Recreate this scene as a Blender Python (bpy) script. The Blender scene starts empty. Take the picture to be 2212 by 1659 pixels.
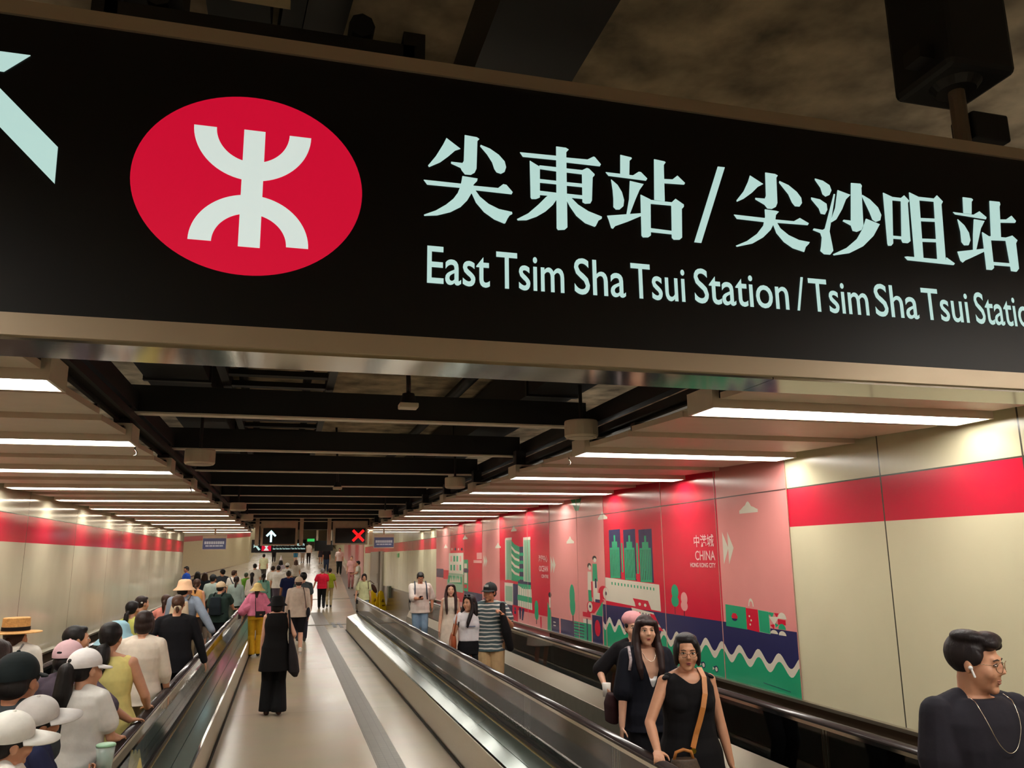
import bpy, bmesh, math, random
import numpy as np
from mathutils import Vector, Matrix

# ------------------------------------------------------------------ camera, world, exposure
SC = bpy.context.scene
COL = SC.collection
W, H = 2212.0, 1659.0
CX, CY = W / 2, H / 2
# the photograph's two vanishing points: along the passage (+Y) and across it (+X)
VA = np.array((617.0, 1206.0)) - (CX, CY)
VB = np.array((7650.0, 1132.0)) - (CX, CY)
F = float(np.sqrt(-(VA @ VB)))
ay = np.array((VA[0], VA[1], F)); ay /= np.linalg.norm(ay)
ax = np.array((VB[0], VB[1], F)); ax /= np.linalg.norm(ax)
az = np.cross(ax, ay)
RM = np.stack([ax, ay, az], 1)
EYE = np.array((0.0, 0.0, 2.1))
cam_data = bpy.data.cameras.new('camera'); cam = bpy.data.objects.new('camera', cam_data); COL.objects.link(cam)
cam_data.sensor_fit = 'HORIZONTAL'; cam_data.sensor_width = 36.0; cam_data.lens = F / W * 36.0
cam_data.clip_start = 0.05; cam_data.clip_end = 400
mw = Matrix.Identity(4)
for i in range(3):
    mw[i][0] = RM[0, i]; mw[i][1] = -RM[1, i]; mw[i][2] = -RM[2, i]; mw[i][3] = EYE[i]
cam.matrix_world = mw
SC.camera = cam

wd = bpy.data.worlds.new('world'); SC.world = wd; wd.use_nodes = True
wd.node_tree.nodes['Background'].inputs[0].default_value = (1.0, 0.86, 0.68, 1)
wd.node_tree.nodes['Background'].inputs[1].default_value = 0.12
SC.view_settings.view_transform = 'Standard'
SC.view_settings.look = 'None'
SC.view_settings.exposure = 0.0
SC.view_settings.gamma = 1.0
SC.view_settings.use_curve_mapping = False
SC.cycles.use_denoising = True
SC.cycles.max_bounces = 8
SC.cycles.diffuse_bounces = 4
SC.cycles.glossy_bounces = 4
SC.cycles.transmission_bounces = 4
SC.cycles.transparent_max_bounces = 32
SC.cycles.caustics_reflective = False
SC.cycles.caustics_refractive = False
LAMP = 20.0        # strength of the fluorescent diffusers
LAMP_COL = (1.0, 0.96, 0.885, 1)

# ------------------------------------------------------------------ measuring helpers
def ray(px, py):
    d = np.array([(px - CX) / F, (py - CY) / F, 1.0])
    w = RM.T @ d
    return w / np.linalg.norm(w)
def onz(px, py, z):
    d = ray(px, py); return EYE + (z - EYE[2]) / d[2] * d
def onx(px, py, x):
    d = ray(px, py); return EYE + (x - EYE[0]) / d[0] * d
def ony(px, py, y):
    d = ray(px, py); return EYE + (y - EYE[1]) / d[1] * d
def floor_z(y):
    return 0.0 if y < 34 else 0.045 * (y - 34)

# ------------------------------------------------------------------ materials
def lin(c):
    def g(v):
        v = v / 255.0
        return v / 12.92 if v <= 0.04045 else ((v + 0.055) / 1.055) ** 2.4
    return (g(c[0]), g(c[1]), g(c[2]), 1.0)
MATS = {}
def mat(name, rgb=(200, 200, 200), rough=0.5, metal=0.0, var=0.06, scale=8.0, bump=0.0, bscale=60.0, spec=0.5, coat=0.0, sheen=0.0):
    """principled material with a little procedural tone variation and optional bump"""
    if name in MATS: return MATS[name]
    m = bpy.data.materials.new(name); m.use_nodes = True
    nt = m.node_tree; b = nt.nodes['Principled BSDF']
    c = lin(rgb)
    b.inputs['Base Color'].default_value = c
    b.inputs['Roughness'].default_value = rough
    b.inputs['Metallic'].default_value = metal
    b.inputs['Specular IOR Level'].default_value = spec
    b.inputs['Coat Weight'].default_value = coat
    b.inputs['Sheen Weight'].default_value = sheen
    tc = nt.nodes.new('ShaderNodeTexCoord')
    if var > 0:
        n = nt.nodes.new('ShaderNodeTexNoise'); n.inputs['Scale'].default_value = scale; n.inputs['Detail'].default_value = 4
        nt.links.new(tc.outputs['Object'], n.inputs['Vector'])
        r = nt.nodes.new('ShaderNodeValToRGB')
        r.color_ramp.elements[0].position = 0.3; r.color_ramp.elements[1].position = 0.7
        r.color_ramp.elements[0].color = (c[0] * (1 - var * 2), c[1] * (1 - var * 2), c[2] * (1 - var * 2), 1)
        r.color_ramp.elements[1].color = (min(1, c[0] * (1 + var)), min(1, c[1] * (1 + var)), min(1, c[2] * (1 + var)), 1)
        nt.links.new(n.outputs['Fac'], r.inputs['Fac']); nt.links.new(r.outputs['Color'], b.inputs['Base Color'])
    if bump > 0:
        n2 = nt.nodes.new('ShaderNodeTexNoise'); n2.inputs['Scale'].default_value = bscale; n2.inputs['Detail'].default_value = 6
        nt.links.new(tc.outputs['Object'], n2.inputs['Vector'])
        bp = nt.nodes.new('ShaderNodeBump'); bp.inputs['Strength'].default_value = bump; bp.inputs['Distance'].default_value = 0.01
        nt.links.new(n2.outputs['Fac'], bp.inputs['Height']); nt.links.new(bp.outputs['Normal'], b.inputs['Normal'])
    MATS[name] = m
    return m
def emit(name, rgb, strength):
    if name in MATS: return MATS[name]
    m = bpy.data.materials.new(name); m.use_nodes = True
    nt = m.node_tree; b = nt.nodes['Principled BSDF']
    c = rgb if len(rgb) == 4 else lin(rgb)
    b.inputs['Base Color'].default_value = (c[0] * .6, c[1] * .6, c[2] * .6, 1)
    b.inputs['Emission Color'].default_value = c
    b.inputs['Emission Strength'].default_value = strength
    MATS[name] = m
    return m
def nodes_of(name):
    m = bpy.data.materials.new(name); m.use_nodes = True
    MATS[name] = m
    return m, m.node_tree, m.node_tree.nodes['Principled BSDF']

def wall_material(name, cream, red, z0, z1, rough, seam0, seam, dado_rgb, stain=0.0):
    """enamelled wall panels: cream, a red stripe between z0 and z1, dark joints every `seam` metres along Y"""
    m, nt, b = nodes_of(name)
    N, L = nt.nodes, nt.links
    tc = N.new('ShaderNodeTexCoord'); sp = N.new('ShaderNodeSeparateXYZ'); L.new(tc.outputs['Object'], sp.inputs[0])
    def mth(op, a, bb=None):
        n = N.new('ShaderNodeMath'); n.operation = op
        for k, v in enumerate((a, bb)):
            if v is None: continue
            if isinstance(v, (int, float)): n.inputs[k].default_value = v
            else: L.new(v, n.inputs[k])
        return n.outputs[0]
    y, z = sp.outputs['Y'], sp.outputs['Z']
    stripe = mth('MULTIPLY', mth('GREATER_THAN', z, z0), mth('LESS_THAN', z, z1))
    fr = mth('FRACT', mth('DIVIDE', mth('SUBTRACT', y, seam0 - 100 * seam), seam))
    jv = mth('LESS_THAN', fr, 0.012 / seam)
    jh = mth('LESS_THAN', mth('ABSOLUTE', mth('SUBTRACT', z, z1 + 0.004)), 0.005)
    joint = mth('MAXIMUM', jv, jh)
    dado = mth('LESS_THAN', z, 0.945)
    no = N.new('ShaderNodeTexNoise'); no.inputs['Scale'].default_value = 2.5; no.inputs['Detail'].default_value = 3
    mp = N.new('ShaderNodeMapping'); mp.inputs['Scale'].default_value = (1, .7, .55)
    L.new(tc.outputs['Object'], mp.inputs[0]); L.new(mp.outputs[0], no.inputs['Vector'])
    cr = N.new('ShaderNodeValToRGB'); c = lin(cream)
    cr.color_ramp.elements[0].position = 0.35; cr.color_ramp.elements[1].position = 0.65
    k = 0.95 - stain
    cr.color_ramp.elements[0].color = (c[0] * k, c[1] * k, c[2] * k, 1); cr.color_ramp.elements[1].color = c
    L.new(no.outputs['Fac'], cr.inputs['Fac'])
    def mix(f, a, bb):
        n = N.new('ShaderNodeMix'); n.data_type = 'RGBA'
        L.new(f, n.inputs['Factor'])
        for k, v in ((6, a), (7, bb)):
            if isinstance(v, tuple): n.inputs[k].default_value = v
            else: L.new(v, n.inputs[k])
        return n.outputs[2]
    col = mix(stripe, cr.outputs['Color'], lin(red))
    col = mix(joint, col, lin((70, 66, 56)))
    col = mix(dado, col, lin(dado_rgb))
    L.new(col, b.inputs['Base Color'])
    b.inputs['Roughness'].default_value = rough
    # slight waviness of the enamelled sheets
    n3 = N.new('ShaderNodeTexNoise'); n3.inputs['Scale'].default_value = 1.6
    L.new(mp.outputs[0], n3.inputs['Vector'])
    bp = N.new('ShaderNodeBump'); bp.inputs['Strength'].default_value = 0.06; bp.inputs['Distance'].default_value = 0.03
    L.new(n3.outputs['Fac'], bp.inputs['Height']); L.new(bp.outputs['Normal'], b.inputs['Normal'])
    return m

def floor_material():
    m, nt, b = nodes_of('polished_floor')
    N, L = nt.nodes, nt.links
    tc = N.new('ShaderNodeTexCoord')
    br = N.new('ShaderNodeTexBrick')
    br.offset = 0.0; br.inputs['Scale'].default_value = 1.0
    br.inputs['Brick Width'].default_value = 60; br.inputs['Row Height'].default_value = 4.6
    br.inputs['Mortar Size'].default_value = 0.004
    c = lin((188, 174, 150))
    br.inputs['Color1'].default_value = c; br.inputs['Color2'].default_value = (c[0] * .95, c[1] * .94, c[2] * .92, 1)
    br.inputs['Mortar'].default_value = (c[0] * .62, c[1] * .6, c[2] * .56, 1)
    mp = N.new('ShaderNodeMapping'); mp.inputs['Location'].default_value = (30, 1.4, 0)
    L.new(tc.outputs['Object'], mp.inputs[0]); L.new(mp.outputs[0], br.inputs['Vector'])
    no = N.new('ShaderNodeTexNoise'); no.inputs['Scale'].default_value = 1.3; no.inputs['Detail'].default_value = 5
    L.new(tc.outputs['Object'], no.inputs['Vector'])
    mx = N.new('ShaderNodeMix'); mx.data_type = 'RGBA'; mx.blend_type = 'MULTIPLY'; mx.inputs['Factor'].default_value = 0.18
    L.new(br.outputs['Color'], mx.inputs[6]); L.new(no.outputs['Color'], mx.inputs[7])
    L.new(mx.outputs[2], b.inputs['Base Color'])
    rr = N.new('ShaderNodeMapRange'); rr.inputs['To Min'].default_value = 0.15; rr.inputs['To Max'].default_value = 0.27
    L.new(no.outputs['Fac'], rr.inputs['Value']); L.new(rr.outputs[0], b.inputs['Roughness'])
    return m

def strip_material():
    m, nt, b = nodes_of('grey_stone_strip')
    N, L = nt.nodes, nt.links
    tc = N.new('ShaderNodeTexCoord'); br = N.new('ShaderNodeTexBrick'); br.offset = 0.0
    br.inputs['Scale'].default_value = 1.0; br.inputs['Brick Width'].default_value = .093; br.inputs['Row Height'].default_value = .093; br.inputs['Mortar Size'].default_value = .004
    c = lin((124, 119, 108)); br.inputs['Color1'].default_value = c; br.inputs['Color2'].default_value = (c[0] * .9, c[1] * .9, c[2] * .9, 1); br.inputs['Mortar'].default_value = (c[0] * .6, c[1] * .6, c[2] * .6, 1)
    L.new(tc.outputs['Object'], br.inputs['Vector']); L.new(br.outputs['Color'], b.inputs['Base Color']); b.inputs['Roughness'].default_value = .4
    return m

def glass_material():
    m = bpy.data.materials.new('balustrade_glass'); m.use_nodes = True
    nt = m.node_tree; N, L = nt.nodes, nt.links
    N.remove(N['Principled BSDF'])
    out = N['Material Output']
    tr = N.new('ShaderNodeBsdfTransparent'); tr.inputs[0].default_value = (0.90, 0.95, 0.92, 1)
    gl = N.new('ShaderNodeBsdfGlossy'); gl.inputs['Roughness'].default_value = 0.03; gl.inputs[0].default_value = (1, 1, 1, 1)
    fr = N.new('ShaderNodeFresnel'); fr.inputs['IOR'].default_value = 1.5
    mx = N.new('ShaderNodeMixShader')
    L.new(fr.outputs[0], mx.inputs[0]); L.new(tr.outputs[0], mx.inputs[1]); L.new(gl.outputs[0], mx.inputs[2])
    L.new(mx.outputs[0], out.inputs['Surface'])
    MATS['balustrade_glass'] = m
    return m

def brushed(name, rgb, rough=0.28, stretch=(1, 40, 40)):
    m, nt, b = nodes_of(name)
    N, L = nt.nodes, nt.links
    tc = N.new('ShaderNodeTexCoord'); mp = N.new('ShaderNodeMapping'); mp.inputs['Scale'].default_value = stretch
    no = N.new('ShaderNodeTexNoise'); no.inputs['Scale'].default_value = 6; no.inputs['Detail'].default_value = 4
    L.new(tc.outputs['Object'], mp.inputs[0]); L.new(mp.outputs[0], no.inputs['Vector'])
    mr = N.new('ShaderNodeMapRange'); mr.inputs['To Min'].default_value = rough * .8; mr.inputs['To Max'].default_value = rough * 1.3
    L.new(no.outputs['Fac'], mr.inputs['Value']); L.new(mr.outputs[0], b.inputs['Roughness'])
    b.inputs['Base Color'].default_value = lin(rgb); b.inputs['Metallic'].default_value = 1.0
    return m

# ------------------------------------------------------------------ object helpers
def tag(o, label=None, cat=None, group=None, kind=None):
    if label: o['label'] = label
    if cat: o['category'] = cat
    if group: o['group'] = group
    if kind: o['kind'] = kind
    return o
def empty(name, loc=(0, 0, 0), rz=0.0, label=None, cat=None, group=None):
    o = bpy.data.objects.new(name, None); COL.objects.link(o)
    o.location = loc; o.rotation_euler = (0, 0, rz); o.empty_display_size = 0.1
    return tag(o, label, cat, group)
class MB:
    """collects shapes, then links them as ONE mesh object"""
    def __init__(s): s.v = []; s.f = []; s.mi = []
    def add(s, vs, fs, m=0):
        o = len(s.v); s.v += [tuple(map(float, p)) for p in vs]
        for f in fs: s.f.append([i + o for i in f]); s.mi.append(m)
        return s
    def box(s, x0, x1, y0, y1, z0, z1, m=0):
        vs = [(x, y, z) for z in (z0, z1) for y in (y0, y1) for x in (x0, x1)]
        return s.add(vs, [(0, 2, 3, 1), (4, 5, 7, 6), (0, 1, 5, 4), (2, 6, 7, 3), (0, 4, 6, 2), (1, 3, 7, 5)], m)
    def prism(s, prof, y0, y1, m=0, axis='y'):
        """profile (a,b) swept along an axis; profile counter-clockwise in x,z"""
        n = len(prof)
        if axis == 'y': vs = [(a, y0, b) for a, b in prof] + [(a, y1, b) for a, b in prof]
        elif axis == 'x': vs = [(y0, a, b) for a, b in prof] + [(y1, a, b) for a, b in prof]
        else: vs = [(a, b, y0) for a, b in prof] + [(a, b, y1) for a, b in prof]
        fs = [(i, (i + 1) % n, n + (i + 1) % n, n + i) for i in range(n)] + [tuple(range(n))[::-1], tuple(range(n, 2 * n))]
        return s.add(vs, fs, m)
    def tube(s, pts, r, seg=10, m=0, cap=True):
        pts = [Vector(p) for p in pts]; n = len(pts); vs = []; fs = []
        rs = r if isinstance(r, (list, tuple)) else [r] * n
        up = None
        for i, p in enumerate(pts):
            t = (pts[min(i + 1, n - 1)] - pts[max(i - 1, 0)]).normalized()
            if up is None:
                up = t.orthogonal().normalized()
            up = (up - t * up.dot(t)).normalized(); sd = t.cross(up)
            for k in range(seg):
                a = 2 * math.pi * k / seg
                vs.append(p + (up * math.cos(a) + sd * math.sin(a)) * rs[i])
        for i in range(n - 1):
            for k in range(seg):
                a, b = i * seg + k, i * seg + (k + 1) % seg
                fs.append((a, b, b + seg, a + seg))
        if cap: fs += [tuple(range(seg))[::-1], tuple(range((n - 1) * seg, n * seg))]
        return s.add(vs, fs, m)
    def lathe(s, prof, seg=24, m=0, M=None):
        """profile [(r,z)] revolved around z"""
        vs = []; fs = []; n = len(prof)
        for r, z in prof:
            for k in range(seg):
                a = 2 * math.pi * k / seg
                p = Vector((r * math.cos(a), r * math.sin(a), z))
                vs.append(M @ p if M else p)
        for i in range(n - 1):
            for k in range(seg):
                a, b = i * seg + k, i * seg + (k + 1) % seg
                fs.append((a, b, b + seg, a + seg))
        fs += [tuple(range(seg))[::-1], tuple(range((n - 1) * seg, n * seg))]
        return s.add(vs, fs, m)
    def build(s, name, mats, parent=None, smooth=False, bevel=0.0, fix=True):
        me = bpy.data.meshes.new(name); me.from_pydata(s.v, [], s.f)
        ms = mats if isinstance(mats, (list, tuple)) else [mats]
        for m in ms: me.materials.append(m)
        if len(ms) > 1: me.polygons.foreach_set('material_index', s.mi)
        if fix:
            bm = bmesh.new(); bm.from_mesh(me)
            bmesh.ops.recalc_face_normals(bm, faces=bm.faces[:]); bm.to_mesh(me); bm.free()
        if smooth: me.polygons.foreach_set('use_smooth', [True] * len(me.polygons))
        me.update()
        o = bpy.data.objects.new(name, me); COL.objects.link(o)
        if parent is not None: o.parent = parent
        if bevel > 0:
            md = o.modifiers.new('bevel', 'BEVEL'); md.width = bevel; md.segments = 2; md.limit_method = 'ANGLE'
        return o
def dup_tree(o, parent=None):
    c = o.copy(); COL.objects.link(c)
    if parent is not None:
        c.parent = parent
    for ch in list(o.children): dup_tree(ch, c)
    return c

def text_mesh(body, size=1.0, weight=0.0):
    """lettering in the built-in typeface, as flat mesh data in the xy plane"""
    cu = bpy.data.curves.new('lettering', 'FONT'); cu.body = body; cu.size = size; cu.offset = weight
    cu.resolution_u = 4; cu.fill_mode = 'BOTH'
    to = bpy.data.objects.new('lettering', cu); COL.objects.link(to)
    dg = bpy.context.evaluated_depsgraph_get()
    me = bpy.data.meshes.new_from_object(to.evaluated_get(dg), depsgraph=dg)
    bpy.data.objects.remove(to); bpy.data.curves.remove(cu)
    vs = [tuple(v.co) for v in me.vertices]; fs = [tuple(p.vertices) for p in me.polygons]
    bpy.data.meshes.remove(me)
    return vs, fs
def fit_text(body, x0, x1, z0, cap, place, weight=0.0, ref='H'):
    """lettering scaled so that it spans x0..x1 with capital height `cap` and baseline z0; place(x,z) -> 3D"""
    vs, fs = text_mesh(body, 1.0, weight)
    vr, _ = text_mesh(ref, 1.0, weight)
    ch = max(v[1] for v in vr) - min(v[1] for v in vr); by = min(v[1] for v in vr)
    a, b = min(v[0] for v in vs), max(v[0] for v in vs)
    out = [place(x0 + (v[0] - a) / (b - a) * (x1 - x0), z0 + (v[1] - by) / ch * cap) for v in vs]
    return out, fs
# ------------------------------------------------------------------ shared materials
CREAM = (208, 200, 168); RED = (200, 22, 52)
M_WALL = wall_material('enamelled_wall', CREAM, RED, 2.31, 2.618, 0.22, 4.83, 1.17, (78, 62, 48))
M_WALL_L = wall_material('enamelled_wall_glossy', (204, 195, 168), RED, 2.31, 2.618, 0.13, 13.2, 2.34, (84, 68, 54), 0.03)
M_WALL_F = mat('far_cream_panel', (214, 203, 165), 0.3, var=.03)
M_FLOOR = floor_material()
M_GLASS = glass_material()
M_STEEL = brushed('brushed_steel', (190, 182, 165), 0.3)
M_STEEL_SIGN = brushed('sign_steel', (186, 170, 146), 0.34, (2, 60, 60)); M_STEEL_SIGN.node_tree.nodes['Principled BSDF'].inputs['Metallic'].default_value = .6
M_POLISH = brushed('polished_steel', (200, 196, 184), 0.09)
M_DECK = mat('deck_steel', (142, 158, 150), 0.13, metal=.45, var=.05, scale=3)
M_SKIRT = brushed('skirt_steel', (196, 186, 164), 0.30, (40, 1, 40))
M_RUBBER = mat('handrail_rubber', (62, 54, 54), 0.22, coat=.4)
M_PALLET = mat('pallet_metal', (92, 96, 90), 0.3, metal=.5, var=.1, scale=5)
M_BLACK = mat('matt_black_paint', (17, 16, 15), 0.6)
M_BLACK2 = mat('black_pipe_paint', (26, 24, 22), 0.45)
M_FLANGE = mat('beam_flange_grey', (232, 220, 198), 0.5)
M_CONC = mat('soffit_concrete', (186, 168, 138), 0.9, var=.34, scale=4.5, bump=.8, bscale=9)
M_PANEL = mat('ceiling_panel_white', (206, 192, 170), 0.45, var=.02)
M_HOUSE = mat('lamp_housing_white', (214, 204, 184), 0.4, var=.02)
M_LAMP = emit('lamp_diffuser', LAMP_COL, LAMP)
M_LAMP_FAR = emit('lamp_diffuser_far', LAMP_COL, LAMP * .55)
M_UP = emit('added_soffit_glow', LAMP_COL, 4.0)  # added glow that brightens the concrete soffit, not part of the fittings
M_DRUM = mat('speaker_shell_cream', (206, 194, 170), 0.5, var=.02)
M_GREYSTRIP = strip_material()

# ------------------------------------------------------------------ the setting
def struct(mb, name, m, label=None, **k):
    o = mb.build(name, m, **k); o['kind'] = 'structure'
    if label: o['label'] = label
    return o
fl = MB()
fl.box(-9, 9, -8, 34, -0.3, 0.0)
fl.add([(-9, 34, 0), (11, 34, 0), (11, 125, floor_z(125)), (-9, 125, floor_z(125)), (-9, 34, -.3), (11, 34, -.3), (11, 125, floor_z(125) - .3), (-9, 125, floor_z(125) - .3)],
       [(0, 1, 2, 3), (7, 6, 5, 4), (0, 4, 5, 1), (3, 2, 6, 7), (0, 3, 7, 4), (1, 5, 6, 2)])
struct(fl, 'floor', M_FLOOR)
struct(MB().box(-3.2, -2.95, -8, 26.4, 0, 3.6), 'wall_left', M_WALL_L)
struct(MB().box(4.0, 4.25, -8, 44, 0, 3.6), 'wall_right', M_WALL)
struct(MB().box(-9, 9, -8.3, -8.0, 0, 4.2), 'wall_back', mat('back_wall_cream', (196, 184, 154), 0.35))
# far parts: the passage opens to the left, turns slightly right and climbs
def far_wall(name, x0, y0, x1, y1, top, thick=.3, m=None):
    mb = MB(); dx, dy = x1 - x0, y1 - y0; l = math.hypot(dx, dy); nx, ny = -dy / l * thick, dx / l * thick
    za, zb = floor_z(y0), floor_z(y1)
    vs = [(x0, y0, za), (x1, y1, zb), (x1 + nx, y1 + ny, zb), (x0 + nx, y0 + ny, za)]
    vs += [(p[0], p[1], p[2] + top) for p in vs]
    mb.add(vs, [(0, 1, 5, 4), (1, 2, 6, 5), (2, 3, 7, 6), (3, 0, 4, 7), (4, 5, 6, 7), (3, 2, 1, 0)])
    return struct(mb, name, m or M_WALL_F)
far_wall('wall_far_left', -6.9, 49.0, -3.0, 74.0, 4.2)
far_wall('wall_far_left.001', -3.0, 74.0, -3.6, 118.0, 4.2)
struct(MB().box(-7.2, -6.9, 22, 49.2, 0, 4.6), 'wall_recess_left', M_WALL_F)
struct(MB().box(-7.0, -3.19, 25.9, 26.2, 0, 3.6), 'wall_recess_front', M_WALL_F)
M_PINKFAR = mat('far_pink_mural', (222, 140, 138), 0.3, var=.1, scale=.6)
far_wall('wall_far_right', 4.0, 44.0, 6.4, 118.0, 4.2, -.3)
struct(MB().box(-8, 11, 118, 118.3, 3, 8.5), 'wall_far_end', mat('end_wall_beige', (186, 168, 140), .5))
# the red stripe on the far walls
def far_stripe(name, x0, y0, x1, y1, off, zoff=2.33, hgt=.31, m=None):
    dx, dy = x1 - x0, y1 - y0; l = math.hypot(dx, dy); nx, ny = -dy / l * off, dx / l * off
    za, zb = floor_z(y0) * .9 + zoff, floor_z(y1) * .9 + zoff
    vs = []
    for k in (0, 1):
        for (x, y, z) in ((x0, y0, za), (x1, y1, zb)):
            vs += [(x + nx * k, y + ny * k, z), (x + nx * k, y + ny * k, z + hgt)]
    mb = MB().add(vs, [(0, 2, 3, 1), (4, 5, 7, 6), (0, 1, 5, 4), (2, 6, 7, 3), (1, 3, 7, 5), (0, 4, 6, 2)])
    return struct(mb, name, m or mat('far_stripe_red', RED, .3))
far_stripe('trim_1', -6.9, 49.0, -3.0, 74.0, -.02)
far_stripe('baseboard_far_left', -6.9, 49.0, -3.0, 74.0, -.03, .0, .16, mat('baseboard_brown', (96, 52, 40), .5))
# soffit
sf = MB(); sf.box(-3.2, 4.25, -8, 27.2, 3.72, 4.0)
struct(sf, 'ceiling', M_CONC)
cf = MB()
cf.add([(-9, 27.2, 3.05), (11, 27.2, 3.05), (11, 125, floor_z(125) + 3.3), (-9, 125, floor_z(125) + 3.3)] + [(-9, 27.2, 4.0), (11, 27.2, 4.0), (11, 125, floor_z(125) + 3.6), (-9, 125, floor_z(125) + 3.6)],
       [(0, 1, 2, 3), (4, 7, 6, 5), (0, 4, 5, 1), (2, 6, 7, 3), (0, 3, 7, 4), (1, 5, 6, 2)])
struct(cf, 'ceiling_far', mat('far_ceiling_beige', (198, 180, 152), .5, var=.04, scale=1))
for i in range(18):
    y0 = 30 + i * 4.4
    for x0, x1 in ((-3.2, -1.3), (1.4, 3.3)) + (((-6.2, -4.4),) if y0 < 48 else ()):
        e = empty('ceiling_light', (0, y0, 0), 0, 'recessed light panel in the beige ceiling of the far passage', 'ceiling light', 'ceiling lights of the far passage')
        zc = 3.05 + (y0 - 27.2) / (125 - 27.2) * (floor_z(125) + .25)
        MB().box(x0, x1, -.3, .3, zc - .05, zc - .01).build('frame', M_HOUSE, e)
        MB().box(x0 + .04, x1 - .04, -.26, .26, zc - .062, zc - .05).build('diffuser', M_LAMP_FAR, e)

# floor strips of grey stone
gs = MB(); gs.box(1.0, 1.28, -2, 27.4, 0, .003); struct(gs, 'trim_2', M_GREYSTRIP)
gs = MB(); gs.box(1.02, 1.46, 27.9, 45, 0, .003); struct(gs, 'trim_3', M_GREYSTRIP)
def strip(name, x0, y0, x1, y1, w):
    n = 12; vs = []; fs = []
    for k in range(n + 1):
        t = k / n; x = x0 + (x1 - x0) * t; y = y0 + (y1 - y0) * t; z = floor_z(y) + .004
        vs += [(x - w / 2, y, z), (x + w / 2, y, z), (x - w / 2, y, z - .02), (x + w / 2, y, z - .02)]
    for k in range(n):
        a = 4 * k; b = a + 4
        fs += [(a, a + 1, b + 1, b), (a + 2, b + 2, b + 3, a + 3), (a, b, b + 2, a + 2), (a + 1, a + 3, b + 3, b + 1)]
    struct(MB().add(vs, fs), name, M_GREYSTRIP)
strip('trim_4', 3.0, 34, 5.3, 100, .5)
for i, y in enumerate((27.6, 39.4)):
    struct(MB().box(-3.0, 4.0, y, y + .25, 0 if y < 34 else floor_z(y), floor_z(y) + .012), 'trim_%d' % (5 + i), M_GREYSTRIP)
struct(MB().box(3.955, 4.0, -6, 27.2, 0.94, 0.965), 'trim_7', M_STEEL)
struct(MB().box(-2.95, -2.905, -6, 26.3, 0.94, 0.965), 'trim_8', M_STEEL)

# ------------------------------------------------------------------ ceiling lights and panels
LY = [3.9 + 1.93 * k for k in range(-5, 12)]
def make_light(side):
    x0, x1 = (-2.85, -1.0) if side < 0 else (2.12, 3.93)
    e = empty('ceiling_light', (0, 0, 0))
    h = MB()
    h.box(x0, x1, -.14, .14, 2.93, 2.97)
    h.box(x0, x1, -.14, -.125, 2.85, 2.93); h.box(x0, x1, .125, .14, 2.85, 2.93)
    h.box(x0, x0 + .015, -.125, .125, 2.85, 2.93); h.box(x1 - .015, x1, -.125, .125, 2.85, 2.93)
    h.build('housing', M_HOUSE, e)
    MB().box(x0 + .02, x1 - .02, -.12, .12, 2.862, 2.875).build('diffuser', M_LAMP, e)
    MB().box(x0 + .3, x1 - .3, -.05, .05, 2.97, 2.976).build('added_upglow', M_UP, e)  # unseen glowing strip added on top of the housing to light the soffit
    b = MB(); xi = x1 - .08 if side < 0 else x0 + .08
    b.box(xi - .05, xi + .05, -.06, .06, 2.97, 3.12)
    b.build('bracket', M_BLACK2, e)
    return e
def make_panel(side):
    x0, x1 = (-2.9, -1.03) if side < 0 else (2.15, 3.9)
    e = empty('ceiling_panel', (0, 0, 0))
    p = MB()
    p.add([(x0, 0, 2.866), (x1, 0, 2.866), (x1, .72, 2.890), (x0, .72, 2.890), (x0, 0, 2.900), (x1, 0, 2.900), (x1, .72, 2.924), (x0, .72, 2.924)],
          [(3, 2, 1, 0), (4, 5, 6, 7), (0, 1, 5, 4), (1, 2, 6, 5), (2, 3, 7, 6), (3, 0, 4, 7)])
    p.build('panel', M_PANEL, e)
    b = MB(); xm = (x0 + x1) / 2
    for xx in (x0 + .05, xm, x1 - .05): b.box(xx - .04, xx + .04, .69, .76, 2.90, 2.945)
    b.build('clip', M_BLACK2, e)
    return e
for side in (-1, 1):
    where = 'left' if side < 0 else 'right'
    lp, pp = make_light(side), make_panel(side)
    first = True
    for k, y in enumerate(LY):
        o = lp if first else dup_tree(lp)
        o.location = (0, y, 0)
        vis = [v for v in LY if v > 3]
        if y > 3:
            n = vis.index(y)
            ordn = ['nearest', 'second nearest', 'third nearest', 'fourth nearest', 'fifth nearest', 'sixth nearest', 'seventh nearest', 'eighth nearest', 'ninth nearest', 'tenth nearest', 'eleventh nearest', 'twelfth nearest', 'farthest'][n if n < len(vis) - 1 else 12]
            lab = '%s glowing strip light across the ceiling above the %s moving walkway' % (ordn, where)
        else: lab = 'glowing strip light behind the black overhead sign on the %s side' % where
        tag(o, lab, 'ceiling light', 'strip lights over the %s walkway' % where)
        for j, off in enumerate((.26, 1.04)):
            q = pp if (first and j == 0) else dup_tree(pp)
            q.location = (0, y + off, 0)
            tag(q, 'plain pale ceiling panel between the strip lights over the %s walkway' % where, 'ceiling panel', 'pale ceiling panels over the %s walkway' % where)
        first = False

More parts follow.
